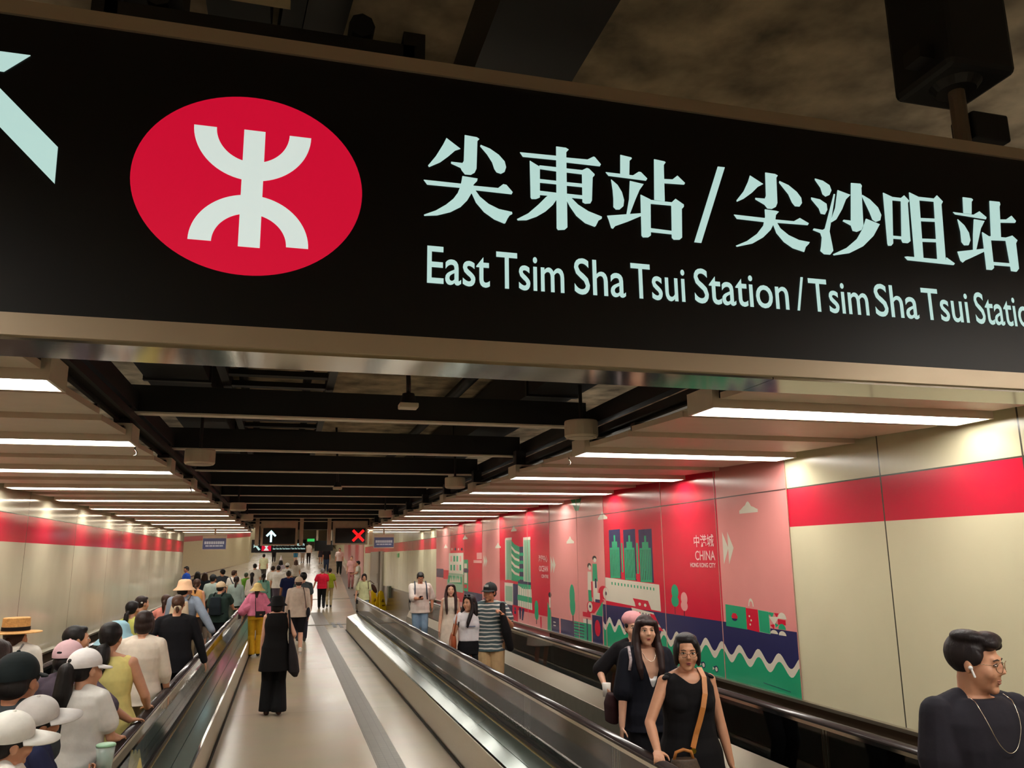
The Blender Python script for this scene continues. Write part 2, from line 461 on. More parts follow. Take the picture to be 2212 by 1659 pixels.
# ------------------------------------------------------------------ dark open ceiling: beams, rails, trays, pipes
for k, y in enumerate([0.2 + 1.93 * i for i in range(0, 14)]):
    e = empty('ceiling_beam', (0, y, 0), 0, 'thin black cross beam with pale lower flange under the dark ceiling', 'ceiling beam', 'black cross beams of the open ceiling')
    z = 3.08
    MB().box(-1.12, 2.24, -.035, .035, z + .012, z + .20).build('web', M_BLACK, e)
    MB().box(-1.12, 2.24, -.05, .05, z, z + .012).build('flange', M_FLANGE, e)
    MB().box(-1.12, 2.24, .55, .60, z + .18, z + .23).build('purlin', M_BLACK2, e)
for side, x in ((-1, -1.06), (1, 2.3)):
    where = 'left' if side < 0 else 'right'
    e = empty('ceiling_rail', (x, 0, 0), 0, 'long black double rail along the inner edge of the %s ceiling panels' % where, 'ceiling rail')
    MB().box(-.06, -.035, -6, 27, 3.0, 3.05).build('channel', M_BLACK2, e)
    MB().box(.035, .06, -6, 27, 3.0, 3.05).build('channel', M_BLACK2, e)
    MB().box(-.035, .035, -6, 27, 3.02, 3.05).build('web', M_BLACK, e)
    MB().box(-.04, .04, -6, 27, 3.1, 3.22).build('fascia', M_BLACK, e)
# cable ladders
for j, (x0, x1, lab) in enumerate(((-.5, .28, 'black cable ladder with rungs hanging on the left of the dark ceiling'),)):
    e = empty('cable_ladder', (0, 0, 0), 0, lab, 'cable ladder')
    for xx in (x0, x1): MB().box(xx - .03, xx + .03, 2, 14, 3.42, 3.52).build('side_rail', M_BLACK2, e)
    y = 2.0
    while y < 14: MB().box(x0, x1, y, y + .09, 3.44, 3.48).build('rung', M_BLACK2, e); y += .42
    c = MB()
    for i, xx in enumerate((-.38, .12)):
        c.tube([(xx + .02 * math.sin(t * 2.1 + i), 2 + t, 3.52) for t in range(13)], .035, 8)
    c.build('cable', M_BLACK, e)
for x0, x1, z0, z1, lab in ((-1.0, -.58, 3.34, 3.66, 'boxy black air duct running along the left of the dark ceiling'), (1.78, 2.18, 3.34, 3.68, 'boxy black air duct running along the right of the dark ceiling')):
    e = empty('air_duct', ((x0 + x1) / 2, 2.6, z0), 0, lab, 'duct')
    w_ = (x1 - x0) / 2
    MB().box(-w_, w_, 0, 24.4, 0, z1 - z0).build('casing', M_BLACK, e)
    for k in range(8): MB().box(-w_ - .015, w_ + .015, .4 + k * 3.0, .45 + k * 3.0, -.015, z1 - z0 + .015).build('flange', M_BLACK2, e)
for x, z, r, lab in ((1.45, 3.58, .05, 'thin black pipe running beside the right air duct')  ,):
    tag(MB().tube([(x, 3.0, z), (x, 27, z)], r, 12).build('ceiling_pipe', M_BLACK2, smooth=True), lab, 'pipe')
for k, y in enumerate((2.6, 4.6, 6.6, 9.0, 12.0, 16.0)):
    tag(MB().tube([(-.55, y, 3.37), (1.75, y, 3.37)], .035, 10).build('cross_pipe', M_BLACK2, smooth=True), 'black cross pipe above the beams of the dark ceiling', 'pipe', 'black cross pipes of the open ceiling')
# drum speakers
for k, (px, py, y, lab) in enumerate(((1255, 910, 5.5, 'cream drum shaped speaker hanging nearest on the right of the dark ceiling'), (433, 972, 7.2, 'cream drum shaped speaker hanging nearest on the left of the dark ceiling'),
                              (983, 1032, 9.6, 'second cream drum shaped speaker along the right of the dark ceiling'), (832, 1103, 15.5, 'small far cream drum speaker just above the red cross display'),
                              (515, 1086, 13.5, 'far cream drum speaker on the left of the dark ceiling'), (534, 1111, 17.5, 'farthest cream drum speaker on the left, above the white arrow display'))):
    p = ony(px, py, y)
    e = empty('drum_speaker', p, 0, lab, 'speaker', 'cream drum speakers under the dark ceiling')
    MB().lathe([(.0, 0), (.118, 0), (.122, -.01), (.122, -.108), (.112, -.122), (.0, -.122)], 32).build('shell', M_DRUM, e, smooth=False)
    MB().lathe([(.0, -.1225), (.10, -.1225), (.10, -.126), (0, -.126)], 32).build('grille', mat('speaker_grille', (190, 178, 156), .6), e)
    MB().tube([(0, 0, 0), (0, 0, 3.32 - p[2])], .014, 8).build('stem', M_BLACK2, e)
for k, (px, py, y, lab) in enumerate(((882, 872, 4.7, 'small cream smoke detector on a curved black conduit in the dark ceiling'), (729, 1052, 10.5, 'small cream smoke detector farther along the dark ceiling'))):
    p = ony(px, py, y)
    e = empty('smoke_detector', p, 0, lab, 'smoke detector')
    MB().box(-.055, .055, -.05, .05, -.03, 0).build('base', M_DRUM, e, bevel=.006)
    MB().lathe([(0, 0), (.05, 0), (.035, .06), (.0, .06)], 20).build('collar', M_BLACK2, e)
    MB().tube([(0, 0, .05), (.0, 0, .12), (-.01, -.02, .28), (-.04, -.05, 3.72 - p[2])], .014, 8).build('conduit', M_BLACK2, e, smooth=True)
# above the sign: hanger with housing and small dark boxes under the slab
e = empty('camera_housing', (1.715, 1.62, 3.33), 0, 'boxy black camera housing on a pole above the right end of the big sign', 'camera')
MB().box(-.10, .12, -.09, .12, .02, .40).build('body', M_BLACK, e, bevel=.018)
MB().lathe([(0, 0), (.05, 0), (.07, .025), (0, .025)], 24).build('base', M_BLACK2, e)
MB().box(-.145, -.10, -.04, .02, .06, .10).build('lug', M_BLACK2, e)
MB().tube([(.0, 0, -.40), (.0, 0, .02)], .021, 12).build('pole', mat('pole_brown', (110, 96, 78), .5), e)
MB().box(-.03, .03, -.145, .02, -.40, -.36).build('bracket', M_BLACK2, e)
tag(MB().box(1.74, 1.86, 1.60, 1.68, 3.19, 3.27).build('junction_box', M_BLACK, bevel=.006), 'small black box beside the pole above the right end of the sign', 'box')
for k, (px, py, s, lab) in enumerate(((333, 18, .16, 'small dark box under the concrete, above the sign left end'), (518, 45, .17, 'dark square lamp box on the concrete above the red oval emblem'))):
    p = onz(px, py, 3.6)
    tag(MB().box(p[0] - s / 2, p[0] + s / 2, p[1] - s / 2, p[1] + s / 2, 3.6, 3.72).build('soffit_box', M_BLACK), lab, 'box')
p = onz(680, 40, 3.62)
e = empty('strut_channel', (p[0], p[1], 3.62), .1, 'dark slotted strut channel under the concrete above the sign', 'strut')
st = MB(); st.box(-.09, -.03, -.5, .6, 0, .1); st.build('rail', M_BLACK, e)
MB().box(-.02, .10, -.45, .6, .05, .1).build('slotted_plate', M_BLACK2, e)
p = onz(1180, 80, 3.5)
tag(MB().prism([(p[0] - .16, 3.5), (p[0] + .14, 3.5), (p[0] + .14, 3.72), (p[0] - .16, 3.72)], .6, 3.4).build('ceiling_downstand', M_BLACK2), 'dark boxed downstand under the concrete behind the sign centre', 'downstand')
p = onz(560, 2, 3.55)
tag(MB().box(p[0] - .08, p[0] + .08, p[1] - .03, p[1] + .03, 3.56, 3.72).build('strip_lamp', mat('cream_plastic', (214, 190, 140), .5)), 'short cream bar under the concrete at the top edge of the photo', 'bar')
# a small hook on a few panels
for k, (px, py) in enumerate(((291, 975), (1229, 996), (411, 1058))):
    p = onz(px, py, 2.83)
    tag(MB().tube([(p[0], p[1], 2.86), (p[0], p[1], 2.84), (p[0] + .012, p[1], 2.825), (p[0] + .012, p[1], 2.805), (p[0] - .008, p[1], 2.80)], .006, 8).build('hook', M_POLISH, smooth=True),
        ['small clear hook hanging at the end of the second strip light on the left', 'small white hook hanging at the end of the second strip light on the right', 'small hook hanging near the fourth strip light on the left'][k], 'hook')

# ------------------------------------------------------------------ moving walkways
def make_walkway(name, xl, xr, y0, y1, lab, base_side):
    """two glass balustrades at xl and xr with handrails, decks, skirts and the pallet band between them"""
    e = empty(name, (0, 0, 0), 0, lab, 'moving walkway')
    pm = MB(); pm.box(xl + .20, xr - .20, y0, y1, .0, .012)
    pm.build('pallet_band', M_PALLET, e)
    gr = MB(); x = xl + .24
    while x < xr - .22: gr.box(x, x + .012, y0 + .3, y1 - .3, .012, .018); x += .05
    gr.build('tread_ribs', M_PALLET, e)
    MB().box(xl + .2, xr - .2, y1, y1 + .6, 0, .014).build('comb_plate', M_STEEL, e)
    for x, out in ((xl, -1), (xr, 1)):
        def X(d): return x + out * d           # d > 0 goes away from the pallets
        outer = out == base_side
        if outer:
            sk = MB(); sk.prism([(X(.30), 0), (X(.31), 0.0), (X(.31), .365), (X(.30), .365)], y0, y1); sk.build('outer_skirt', M_SKIRT, e)
            MB().box(min(X(.315), X(.335)), max(X(.315), X(.335)), y0, y1, 0, .012).build('floor_gap', M_BLACK, e)
            MB().box(min(X(.29), X(.315)), max(X(.29), X(.315)), y0, y1, .365, .378).build('skirt_edge', M_POLISH, e)
            d1 = MB(); d1.prism([(X(.295), .365), (X(.295), .375), (X(.165), .416), (X(.165), .406)], y0, y1); d1.build('outer_deck', M_DECK, e)
            d2 = MB(); d2.prism([(X(.16), .408), (X(.16), .418), (X(.03), .459), (X(.03), .449)], y0, y1); d2.build('outer_deck', M_DECK, e)
            MB().box(min(X(.02), X(.032)), max(X(.02), X(.032)), y0, y1, .44, .47).build('deck_bead', mat('bead_brass', (190, 170, 110), .35, .8), e)
        else:
            MB().prism([(X(.02), .40), (X(.03), .52), (X(.2), .52), (X(.2), .40)], y0, y1).build('outer_deck', M_DECK, e)
        MB().prism([(X(-.02), .38), (X(-.02), .52), (X(-.10), .34), (X(-.10), .30)], y0, y1).build('inner_deck', M_STEEL, e)
        MB().box(min(X(-.10), X(-.115)), max(X(-.10), X(-.115)), y0, y1, .02, .34).build('inner_skirt', mat('inner_skirt_steel', (128, 122, 108), .3, .6), e)
        MB().prism([(X(-.02), 0), (X(.02), 0), (X(.02), .5), (X(-.02), .5)], y0, y1).build('glass_base', M_BLACK2, e)
        y = y0; n = 0
        while y < y1 - .2:
            yy = min(y + 2.1, y1)
            MB().box(x - .006, x + .006, y, yy - .003, .50, .885).build('glass_pane', M_GLASS, e); y += 2.1
        # handrail: oval rubber on a steel guide, turned down round the newel at both ends
        rail = MB(); guide = MB()
        prof = []
        for k in range(16):
            a = 2 * math.pi * k / 16
            prof.append((.042 * math.cos(a), .022 * math.sin(a)))
        path = [(y0, .92), (y1 - .1, .92)]
        for k in range(1, 13):
            a = math.pi / 2 - math.pi * k / 12
            path.append((y1 - .1 + .2 * math.cos(a), .72 + .2 * math.sin(a)))
        vs = []; fs = []; m = len(prof)
        for i, (py_, pz_) in enumerate(path):
            j0, j1 = max(i - 1, 0), min(i + 1, len(path) - 1)
            ty, tz = path[j1][0] - path[j0][0], path[j1][1] - path[j0][1]; l = math.hypot(ty, tz); ty /= l; tz /= l
            for (a, b) in prof: vs.append((x + a, py_ - tz * b, pz_ + ty * b))
        for i in range(len(path) - 1):
            for k in range(m): fs.append((i * m + k, i * m + (k + 1) % m, (i + 1) * m + (k + 1) % m, (i + 1) * m + k))
        fs += [tuple(range(m))[::-1], tuple(range((len(path) - 1) * m, len(path) * m))]
        rail.add(vs, fs).build('handrail', M_RUBBER, e, smooth=True)
        MB().box(x - .028, x + .028, y0, y1 - .1, .878, .902).build('handrail_guide', M_POLISH, e)
        nw = MB(); nw.box(x - .03, x + .03, y1 - .05, y1 + .03, .02, .74); nw.build('newel', M_POLISH, e)
    return e
make_walkway('moving_walkway', -2.62, -1.0, -3, 25.6, 'left moving walkway with glass balustrade crowded with people seen from behind', 1)
make_walkway('moving_walkway', 2.14, 3.74, -3, 25.6, 'right moving walkway with glass balustrade beside the pink and red mural', -1)
# ------------------------------------------------------------------ the big overhead sign
M_FACE = mat('sign_face_black', (9, 9, 10), 0.38, var=.0, spec=.35)
M_TEAL = emit('backlit_lettering', (186, 222, 216), .86)
M_WHITE_LIT = emit('backlit_emblem_white', (214, 228, 222), .86)
M_RED_LIT = emit('backlit_emblem_red', (206, 10, 50), 0.85)
SY = 1.35
sign = empty('overhead_sign', (0, SY, 2.44), 0, 'big black overhead station sign with white Chinese and English lettering in a steel frame', 'sign')
SX0, SX1 = -1.0, 2.12
def sgn(mb, name, m, **k):
    o = mb.build(name, m, **k); o.parent = sign; o.matrix_parent_inverse = Matrix.Translation((0, -SY, -2.44)); return o
fb = MB(); fb.box(SX0, SX1, SY, SY + .125, 2.437, 2.472); fb.box(SX0, SX1, SY, SY + .125, 2.979, 3.006)
fb.box(SX0, SX0 + .03, SY, SY + .125, 2.472, 2.979); fb.box(SX1 - .03, SX1, SY, SY + .125, 2.472, 2.979)
sgn(fb, 'frame', M_STEEL_SIGN)
ub = MB(); x = SX0
for xx in (-.55, .9, SX1): ub.box(x + .001, xx - .001, SY + .008, SY + .125, 2.431, 2.437); x = xx
sgn(ub, 'underside', M_POLISH)
sgn(MB().box(SX0 + .03, SX1 - .03, SY + .006, SY + .02, 2.472, 2.979), 'face', M_FACE)
sgn(MB().box(SX0 + .03, SX1 - .03, SY + .02, SY + .12, 2.472, 2.979), 'back_box', M_BLACK)
FY = SY + .0055
def sp(px, py):
    """a pixel of the sign face as its (x, z) on the face"""
    p = ony(px, py, FY); return p[0], p[2]
def flat_poly(mb, pts, y0, y1, m=0):
    n = len(pts); vs = [(x, y0, z) for x, z in pts] + [(x, y1, z) for x, z in pts]
    mb.add(vs, [tuple(range(n))] + [(i, (i + 1) % n, n + (i + 1) % n, n + i) for i in range(n)], m)
FRONT, BACK = FY - .0012, FY + .0004
# emblem: red oval with a white bar and two half rings
em = MB(); cx_, cz_, ra, rb = -.0865, 2.7235, .188, .1625
flat_poly(em, [(cx_ + ra * math.cos(a), cz_ + rb * math.sin(a)) for a in [2 * math.pi * k / 96 for k in range(96)]], FRONT + .0006, BACK)
oval = sgn(em, 'emblem', M_RED_LIT)
ew = MB()
ew_z0, ew_z1 = 2.6105, 2.8235
flat_poly(ew, [(-.1015, ew_z1), (-.1003, ew_z0), (-.0653, ew_z0), (-.0665, ew_z1)], FRONT, BACK)
def half_ring(cx, cz, ro, ri, rzo, rzi, a0, a1):
    n = 40
    o_ = [(cx + ro * math.cos(a0 + (a1 - a0) * k / n), cz + rzo * math.sin(a0 + (a1 - a0) * k / n)) for k in range(n + 1)]
    i_ = [(cx + ri * math.cos(a0 + (a1 - a0) * k / n), cz + rzi * math.sin(a0 + (a1 - a0) * k / n)) for k in range(n + 1)]
    for k in range(n): flat_poly(ew, [o_[k], o_[k + 1], i_[k + 1], i_[k]], FRONT + .0003, BACK)
EO = .0003
half_ring(-.086, 2.822, .0965, .060, .092, .058, math.pi, 2 * math.pi)
half_ring(-.083, 2.616, .0965, .060, .088, .054, 0, math.pi)
sgn(ew, 'emblem_mark', M_WHITE_LIT)
# arrow pointing up to the left (its head lies outside the picture)
ar = MB()
flat_poly(ar, [sp(125, 318), sp(118, 397), sp(-195, 72), sp(-150, 38)], FRONT, BACK)
flat_poly(ar, [(-.62, 2.91), (-.62, 2.73), (-.585, 2.765), (-.585, 2.875)], FRONT - .0002, BACK)
flat_poly(ar, [(-.62, 2.91), (-.585, 2.875), (-.475, 2.875), (-.44, 2.91)][::-1], FRONT - .0002, BACK)
sgn(ar, 'arrow', M_TEAL)
# Chinese characters, drawn stroke by stroke on the face
G1 = (900, 240, 700 / 2212.0); G2 = (1500, 320, 712 / 2212.0)
GLYPHS = [
 (G1, 'tip', [
  [(328,165),(410,180),(427,192),(414,205),(408,395),(396,420),(370,435),(330,432),(308,405),(300,388),(235,358),(235,347),(312,356),(322,340)],
  [(203,185),(298,258),(262,270),(215,310),(160,350),(85,382),(78,372),(130,310),(180,230)],
  [(437,232),(500,258),(560,300),(600,345),(610,385),(600,415),(575,428),(545,418),(530,395),(515,350),(480,295),(433,240)],
  [(48,470),(310,498),(310,525),(72,502)], [(380,510),(555,527),(590,500),(612,505),(655,555),(648,568),(380,538)],
  [(312,445),(390,458),(415,462),(412,478),(390,500),(380,525),(375,560),(345,610),(300,655),(230,690),(140,712),(52,715),(50,708),(130,680),(200,640),(250,600),(280,560),(300,510),(308,470)],
  [(365,540),(395,535),(430,585),(490,635),(560,670),(650,690),(652,703),(635,712),(620,735),(605,765),(598,768),(530,740),(460,690),(405,625),(380,570)]]),
 (G1, 'east', [
  [(705,283),(712,283),(955,307),(955,335),(725,312)], [(1015,318),(1165,332),(1205,312),(1215,315),(1257,365),(1250,377),(1015,350)],
  [(952,243),(1018,252),(1037,264),(1020,282),(1028,795),(1010,810),(965,812),(956,800)],
  [(772,340),(840,382),(840,395),(840,590),(815,600),(785,600),(778,590)],
  [(838,372),(955,385),(955,412),(838,395)], [(1015,392),(1132,405),(1132,432),(1015,418)],
  [(1128,405),(1160,390),(1175,395),(1213,432),(1213,440),(1200,455),(1195,612),(1185,630),(1150,632),(1132,622)],
  [(835,465),(955,478),(955,500),(835,488)], [(1015,486),(1134,498),(1134,520),(1015,508)],
  [(835,545),(958,560),(958,582),(835,572)], [(1018,565),(1136,578),(1136,600),(1018,588)],
  [(905,570),(958,575),(958,600),(930,640),(880,685),(820,720),(750,745),(690,746),(685,738),(760,700),(830,640),(880,590)],
  [(1020,570),(1050,590),(1100,640),(1170,685),(1262,722),(1262,735),(1240,748),(1222,785),(1215,790),(1150,765),(1090,715),(1045,650),(1020,600)]]),
 (G1, 'stand', [
  [(1390,300),(1465,318),(1467,327),(1452,340),(1450,438),(1390,432)],
  [(1290,418),(1475,440),(1515,415),(1530,418),(1573,462),(1565,475),(1310,442)],
  [(1327,468),(1370,505),(1400,555),(1415,610),(1410,650),(1385,672),(1360,672),(1343,655),(1343,600),(1338,540)],
  [(1455,478),(1548,500),(1520,540),(1490,610),(1450,715),(1432,708),(1450,600)],
  [(1300,715),(1440,705),(1535,698),(1535,715),(1440,755),(1355,785),(1340,803),(1328,798),(1312,745)],
  [(1620,330),(1690,345),(1698,352),(1685,370),(1692,615),(1622,605)],
  [(1680,465),(1745,468),(1778,442),(1830,492),(1825,502),(1680,492)],
  [(1528,572),(1595,605),(1597,850),(1580,862),(1545,862),(1535,850)],
  [(1588,607),(1745,625),(1745,646),(1588,632)],
  [(1738,625),(1765,600),(1822,640),(1822,655),(1808,670),(1810,865),(1795,878),(1755,878),(1742,865)],
  [(1590,800),(1746,820),(1746,842),(1590,825)]]),
 (G1, 'slash', [[(2055,380),(2102,385),(1942,900),(1895,895)]]),
 (G2, 'tip', [
  [(475,165),(540,175),(558,185),(548,200),(555,370),(545,395),(520,408),(490,405),(470,380),(410,345),(408,335),(472,340),(480,320)],
  [(372,185),(460,242),(425,260),(385,300),(330,340),(285,360),(283,350),(330,290),(360,225)],
  [(570,222),(630,250),(685,295),(715,335),(720,370),(705,392),(675,390),(655,365),(630,310),(568,232)],
  [(265,447),(482,472),(482,498),(285,475)], [(540,480),(665,492),(705,470),(765,505),(760,517),(540,500)],
  [(472,412),(545,422),(565,428),(545,450),(540,490),(510,550),(460,600),(390,640),(285,662),(278,655),(350,625),(420,575),(462,520),(475,460)],
  [(522,495),(545,490),(575,540),(630,585),(700,618),(772,632),(765,645),(745,665),(735,697),(660,672),(600,630),(550,570)]]),
 (G2, 'sand', [
  [(808,205),(860,220),(905,250),(918,285),(905,315),(880,325),(860,310),(845,265),(810,215)],
  [(783,332),(840,345),(885,375),(890,415),(875,445),(848,440),(835,405),(785,345)],
  [(935,308),(942,312),(905,560),(925,660),(930,690),(910,715),(870,712),(845,690),(850,660),(855,600),(845,570),(795,550),(800,540),(858,550),(875,540)],
  [(960,283),(1045,315),(1015,345),(990,410),(950,480),(920,498),(915,490),(945,400)],
  [(1050,235),(1112,240),(1122,255),(1118,270),(1132,520),(1120,550),(1090,562),(1062,555),(1050,520),(995,490),(1000,482),(1050,488)],
  [(1125,315),(1175,345),(1230,400),(1252,450),(1245,485),(1218,495),(1195,480),(1175,430),(1125,325)],
  [(1150,475),(1242,512),(1235,525),(1200,590),(1130,660),(1040,705),(935,720),(930,712),(1020,670),(1090,610),(1130,540)]]),
 (G2, 'mouth', [
  [(1265,300),(1325,328),(1332,640),(1320,655),(1300,655),(1295,640)], [(1320,328),(1402,338),(1402,358),(1320,350)],
  [(1385,335),(1405,318),(1440,355),(1430,370),(1448,625),(1432,638),(1398,635),(1390,620)], [(1325,588),(1398,595),(1398,613),(1325,607)],
  [(1440,298),(1505,330),(1535,745),(1478,742)], [(1500,328),(1610,340),(1610,360),(1500,350)],
  [(1605,340),(1625,318),(1665,360),(1655,380),(1685,765),(1630,752)], [(1512,470),(1622,475),(1622,495),(1512,490)],
  [(1518,608),(1626,612),(1626,632),(1518,628)], [(1410,730),(1425,728),(1690,752),(1690,735),(1745,775),(1738,785),(1430,752)]]),
 (G2, 'stand', [
  [(1800,330),(1858,338),(1868,348),(1858,362),(1858,442),(1805,435)], [(1735,430),(1870,448),(1910,425),(1958,465),(1955,478),(1750,445)],
  [(1765,478),(1810,520),(1840,570),(1850,620),(1838,652),(1810,652),(1792,630),(1785,560)],
  [(1875,478),(1945,490),(1920,540),(1890,680),(1870,682),(1870,580)],
  [(1765,695),(1945,675),(1945,695),(1850,740),(1815,755),(1800,768),(1785,755)],
  [(1980,355),(2045,362),(2050,378),(2045,395),(2055,604),(1990,594)], [(2040,480),(2090,480),(2125,455),(2155,490),(2150,502),(2040,500)],
  [(1930,565),(1985,600),(2008,805),(1995,818),(1960,815)], [(1980,592),(2090,602),(2090,622),(1980,618)],
  [(2085,602),(2130,588),(2165,620),(2155,640),(2175,810),(2160,830),(2125,825)], [(2000,765),(2125,775),(2125,795),(2000,785)]])]
for (ox, oy, sc), nm, strokes in GLYPHS:
    g = MB()
    for k, st in enumerate(strokes):
        flat_poly(g, [sp(ox + x * sc, oy + y * sc) for x, y in st], FRONT - .00004 * k, BACK)
    sgn(g, 'chinese_character', M_TEAL)
# English line
BZ = 2.5722; CAP = .0695
for word, a, b in (('East', 922, 1058), ('Tsim', 1072, 1219), ('Sha', 1241, 1352), ('Tsui', 1364, 1481), ('Station', 1501, 1705), ('/', 1722, 1740), ('Tsim', 1750, 1878), ('Sha', 1892, 1986), ('Tsui', 1995, 2095)):
    xa, xb = sp(a, 610 + (a - 922) * .075)[0], sp(b, 610 + (b - 922) * .075)[0]
    vs, fs = fit_text(word, xa, xb, BZ + (xa - .217) * .004, CAP, lambda x, z: (x, FRONT, z), .008)
    sgn(MB().add(vs, fs), 'english_word', M_TEAL, fix=False)
xa = sp(2108, 692)[0]
vs, fs = fit_text('Station', xa, xa + .178, BZ + (xa - .217) * .004, CAP, lambda x, z: (x, FRONT, z), .008)
sgn(MB().add(vs, fs), 'english_word', M_TEAL, fix=False)

# ------------------------------------------------------------------ far overhead displays and signs
M_HOUS2 = mat('display_housing_beige', (196, 176, 150), .45)
M_DISP = mat('display_black', (10, 10, 10), .3, var=0)
def plate(mb, x0, x1, z0, z1, y, t, m=0): return mb.box(x0, x1, y, y + t, z0, z1, m)
def display(px0, px1, py0, py1, y, lab, shape):
    a = ony(px0, py0, y); b = ony(px1, py1, y)
    x0, x1, z1, z0 = a[0], b[0], a[2], b[2]
    e = empty('lane_display', ((x0 + x1) / 2, y, z0), 0, lab, 'display')
    L = lambda v: v - (x0 + x1) / 2
    hb = MB(); hb.box(L(x0) - .06, L(x1) + .06, .03, .28, -.04, z1 - z0 + .20); hb.build('housing', M_HOUS2, e)
    MB().box(L(x0), L(x1), 0, .03, 0, z1 - z0).build('screen', M_DISP, e)
    for s in (-1, 1):
        MB().box((L(x1) if s > 0 else L(x0)) - .05 + s * .16 - .0, (L(x1) if s > 0 else L(x0)) + .05 + s * .16, .1, .2, -.04, 3.72 - z0).build('hanger_post', M_HOUS2, e)
    sm = MB()
    w, h = x1 - x0, z1 - z0
    if shape == 'arrow':
        cx_, cz_, u = L(x0) + w * .25, h * .5, h * .38
        sm.prism([(cx_ - u * .16, -.0 + cz_ - u), (cx_ + u * .16, cz_ - u), (cx_ + u * .16, cz_ + .5 * u), (cx_ - u * .16, cz_ + .5 * u)], -.006, 0)
        sm.prism([(cx_, cz_ + u), (cx_ - u * .85, cz_ + .1 * u), (cx_ - u * .62, cz_ - .12 * u), (cx_, cz_ + .52 * u)], -.007, 0)
        sm.prism([(cx_, cz_ + u), (cx_, cz_ + .52 * u), (cx_ + u * .62, cz_ - .12 * u), (cx_ + u * .85, cz_ + .1 * u)], -.007, 0)
        sm.build('arrow', emit('display_white_arrow', (200, 245, 250), 1.6), e)
    else:
        cx_, cz_, u = L(x0) + w * .76, h * .5, h * .36
        for sgn_ in (1, -1):
            d = .17 * u
            sm.prism([(cx_ - u - d * sgn_ * 0 - d, cz_ - sgn_ * u + d), (cx_ - u + d, cz_ - sgn_ * u - d), (cx_ + u + d, cz_ + sgn_ * u - d), (cx_ + u - d, cz_ + sgn_ * u + d)] if sgn_ > 0 else
                     [(cx_ - u - d, cz_ + u - d), (cx_ - u + d, cz_ + u + d), (cx_ + u + d, cz_ - u + d), (cx_ + u - d, cz_ - u - d)], -.006 - .001 * (sgn_ > 0), 0)
        sm.build('cross', emit('display_red_cross', (255, 20, 24), 1.3), e)
    return e
display(569, 637, 1141, 1175, 23, 'black display with white upward arrow hanging over the left walkway exit', 'arrow')
display(725, 789, 1141, 1173, 23, 'black display with red cross hanging over the right walkway exit', 'cross')
# second station sign farther on
a = ony(544, 1166, 27); b = ony(661, 1193, 27)
e = empty('overhead_sign', (a[0], 27, b[2]), 0, 'distant small black station sign with red emblem hanging behind the arrow display', 'sign')
w, h = b[0] - a[0], a[2] - b[2]
MB().box(0, w, .01, .15, 0, h).build('body', M_FACE, e)
for xx in (.2, w - .2): MB().box(xx - .03, xx + .03, .05, .1, h, 3.1 - b[2]).build('hanger_post', M_BLACK2, e)
MB().box(w * .185, w * .355, 0, .012, h * .12, h * .62).build('emblem', M_RED_LIT, e)
mk = MB(); cx_ = w * .27
mk.prism([(cx_ - .07, h * .58), (cx_ + .07, h * .58), (cx_ + .02, h * .37), (cx_ + .08, h * .16), (cx_ - .08, h * .16), (cx_ - .02, h * .37)][::-1], -.003, .012); mk.build('emblem_mark', M_WHITE_LIT, e)
ar = MB(); ar.prism([(w * .04, h * .62), (w * .04, h * .36), (w * .075, h * .47), (w * .13, h * .16), (w * .165, h * .24), (w * .105, h * .53), (w * .135, h * .66)], -.002, .012)
ar.build('arrow', M_TEAL, e)
for body, x0, x1, z, cap in (('尖東站/尖沙咀站', .39, .97, .50, .21), ('East Tsim Sha Tsui Station / Tsim Sha Tsui Station', .39, .98, .24, .12)):
    vs, fs = fit_text(body, w * x0, w * x1, h * z, h * cap, lambda x, zz: (x, 0.008, zz), .03, ref='H' if cap < .2 else '尖')
    MB().add(vs, fs).build('lettering', M_TEAL, e, fix=False)
a = ony(680, 1168, 31); b = ony(719, 1190, 31)
e = empty('blank_display', (a[0], 31, b[2]), 0, 'blank black screen hanging in the middle of the far passage', 'display')
MB().box(0, b[0] - a[0], 0, .12, 0, a[2] - b[2]).build('screen', M_DISP, e)
MB().box(.05, .12, .03, .09, a[2] - b[2], 3.1 - b[2]).build('hanger_post', M_HOUS2, e)
MB().box(b[0] - a[0] - .12, b[0] - a[0] - .05, .03, .09, a[2] - b[2], 3.1 - b[2]).build('hanger_post', M_HOUS2, e)
a = ony(640, 1128, 24); b = ony(722, 1143, 24)
e = empty('ceiling_unit', (a[0], 24.2, b[2]), 0, 'black box unit hung between the arrow and the red cross displays', 'ceiling unit')
MB().box(0, b[0] - a[0], 0, .5, 0, a[2] - b[2] + .1).build('casing', M_BLACK, e)
MB().box(.1, .18, .2, .28, a[2] - b[2] + .1, 3.72 - b[2]).build('hanger_rod', M_BLACK2, e)
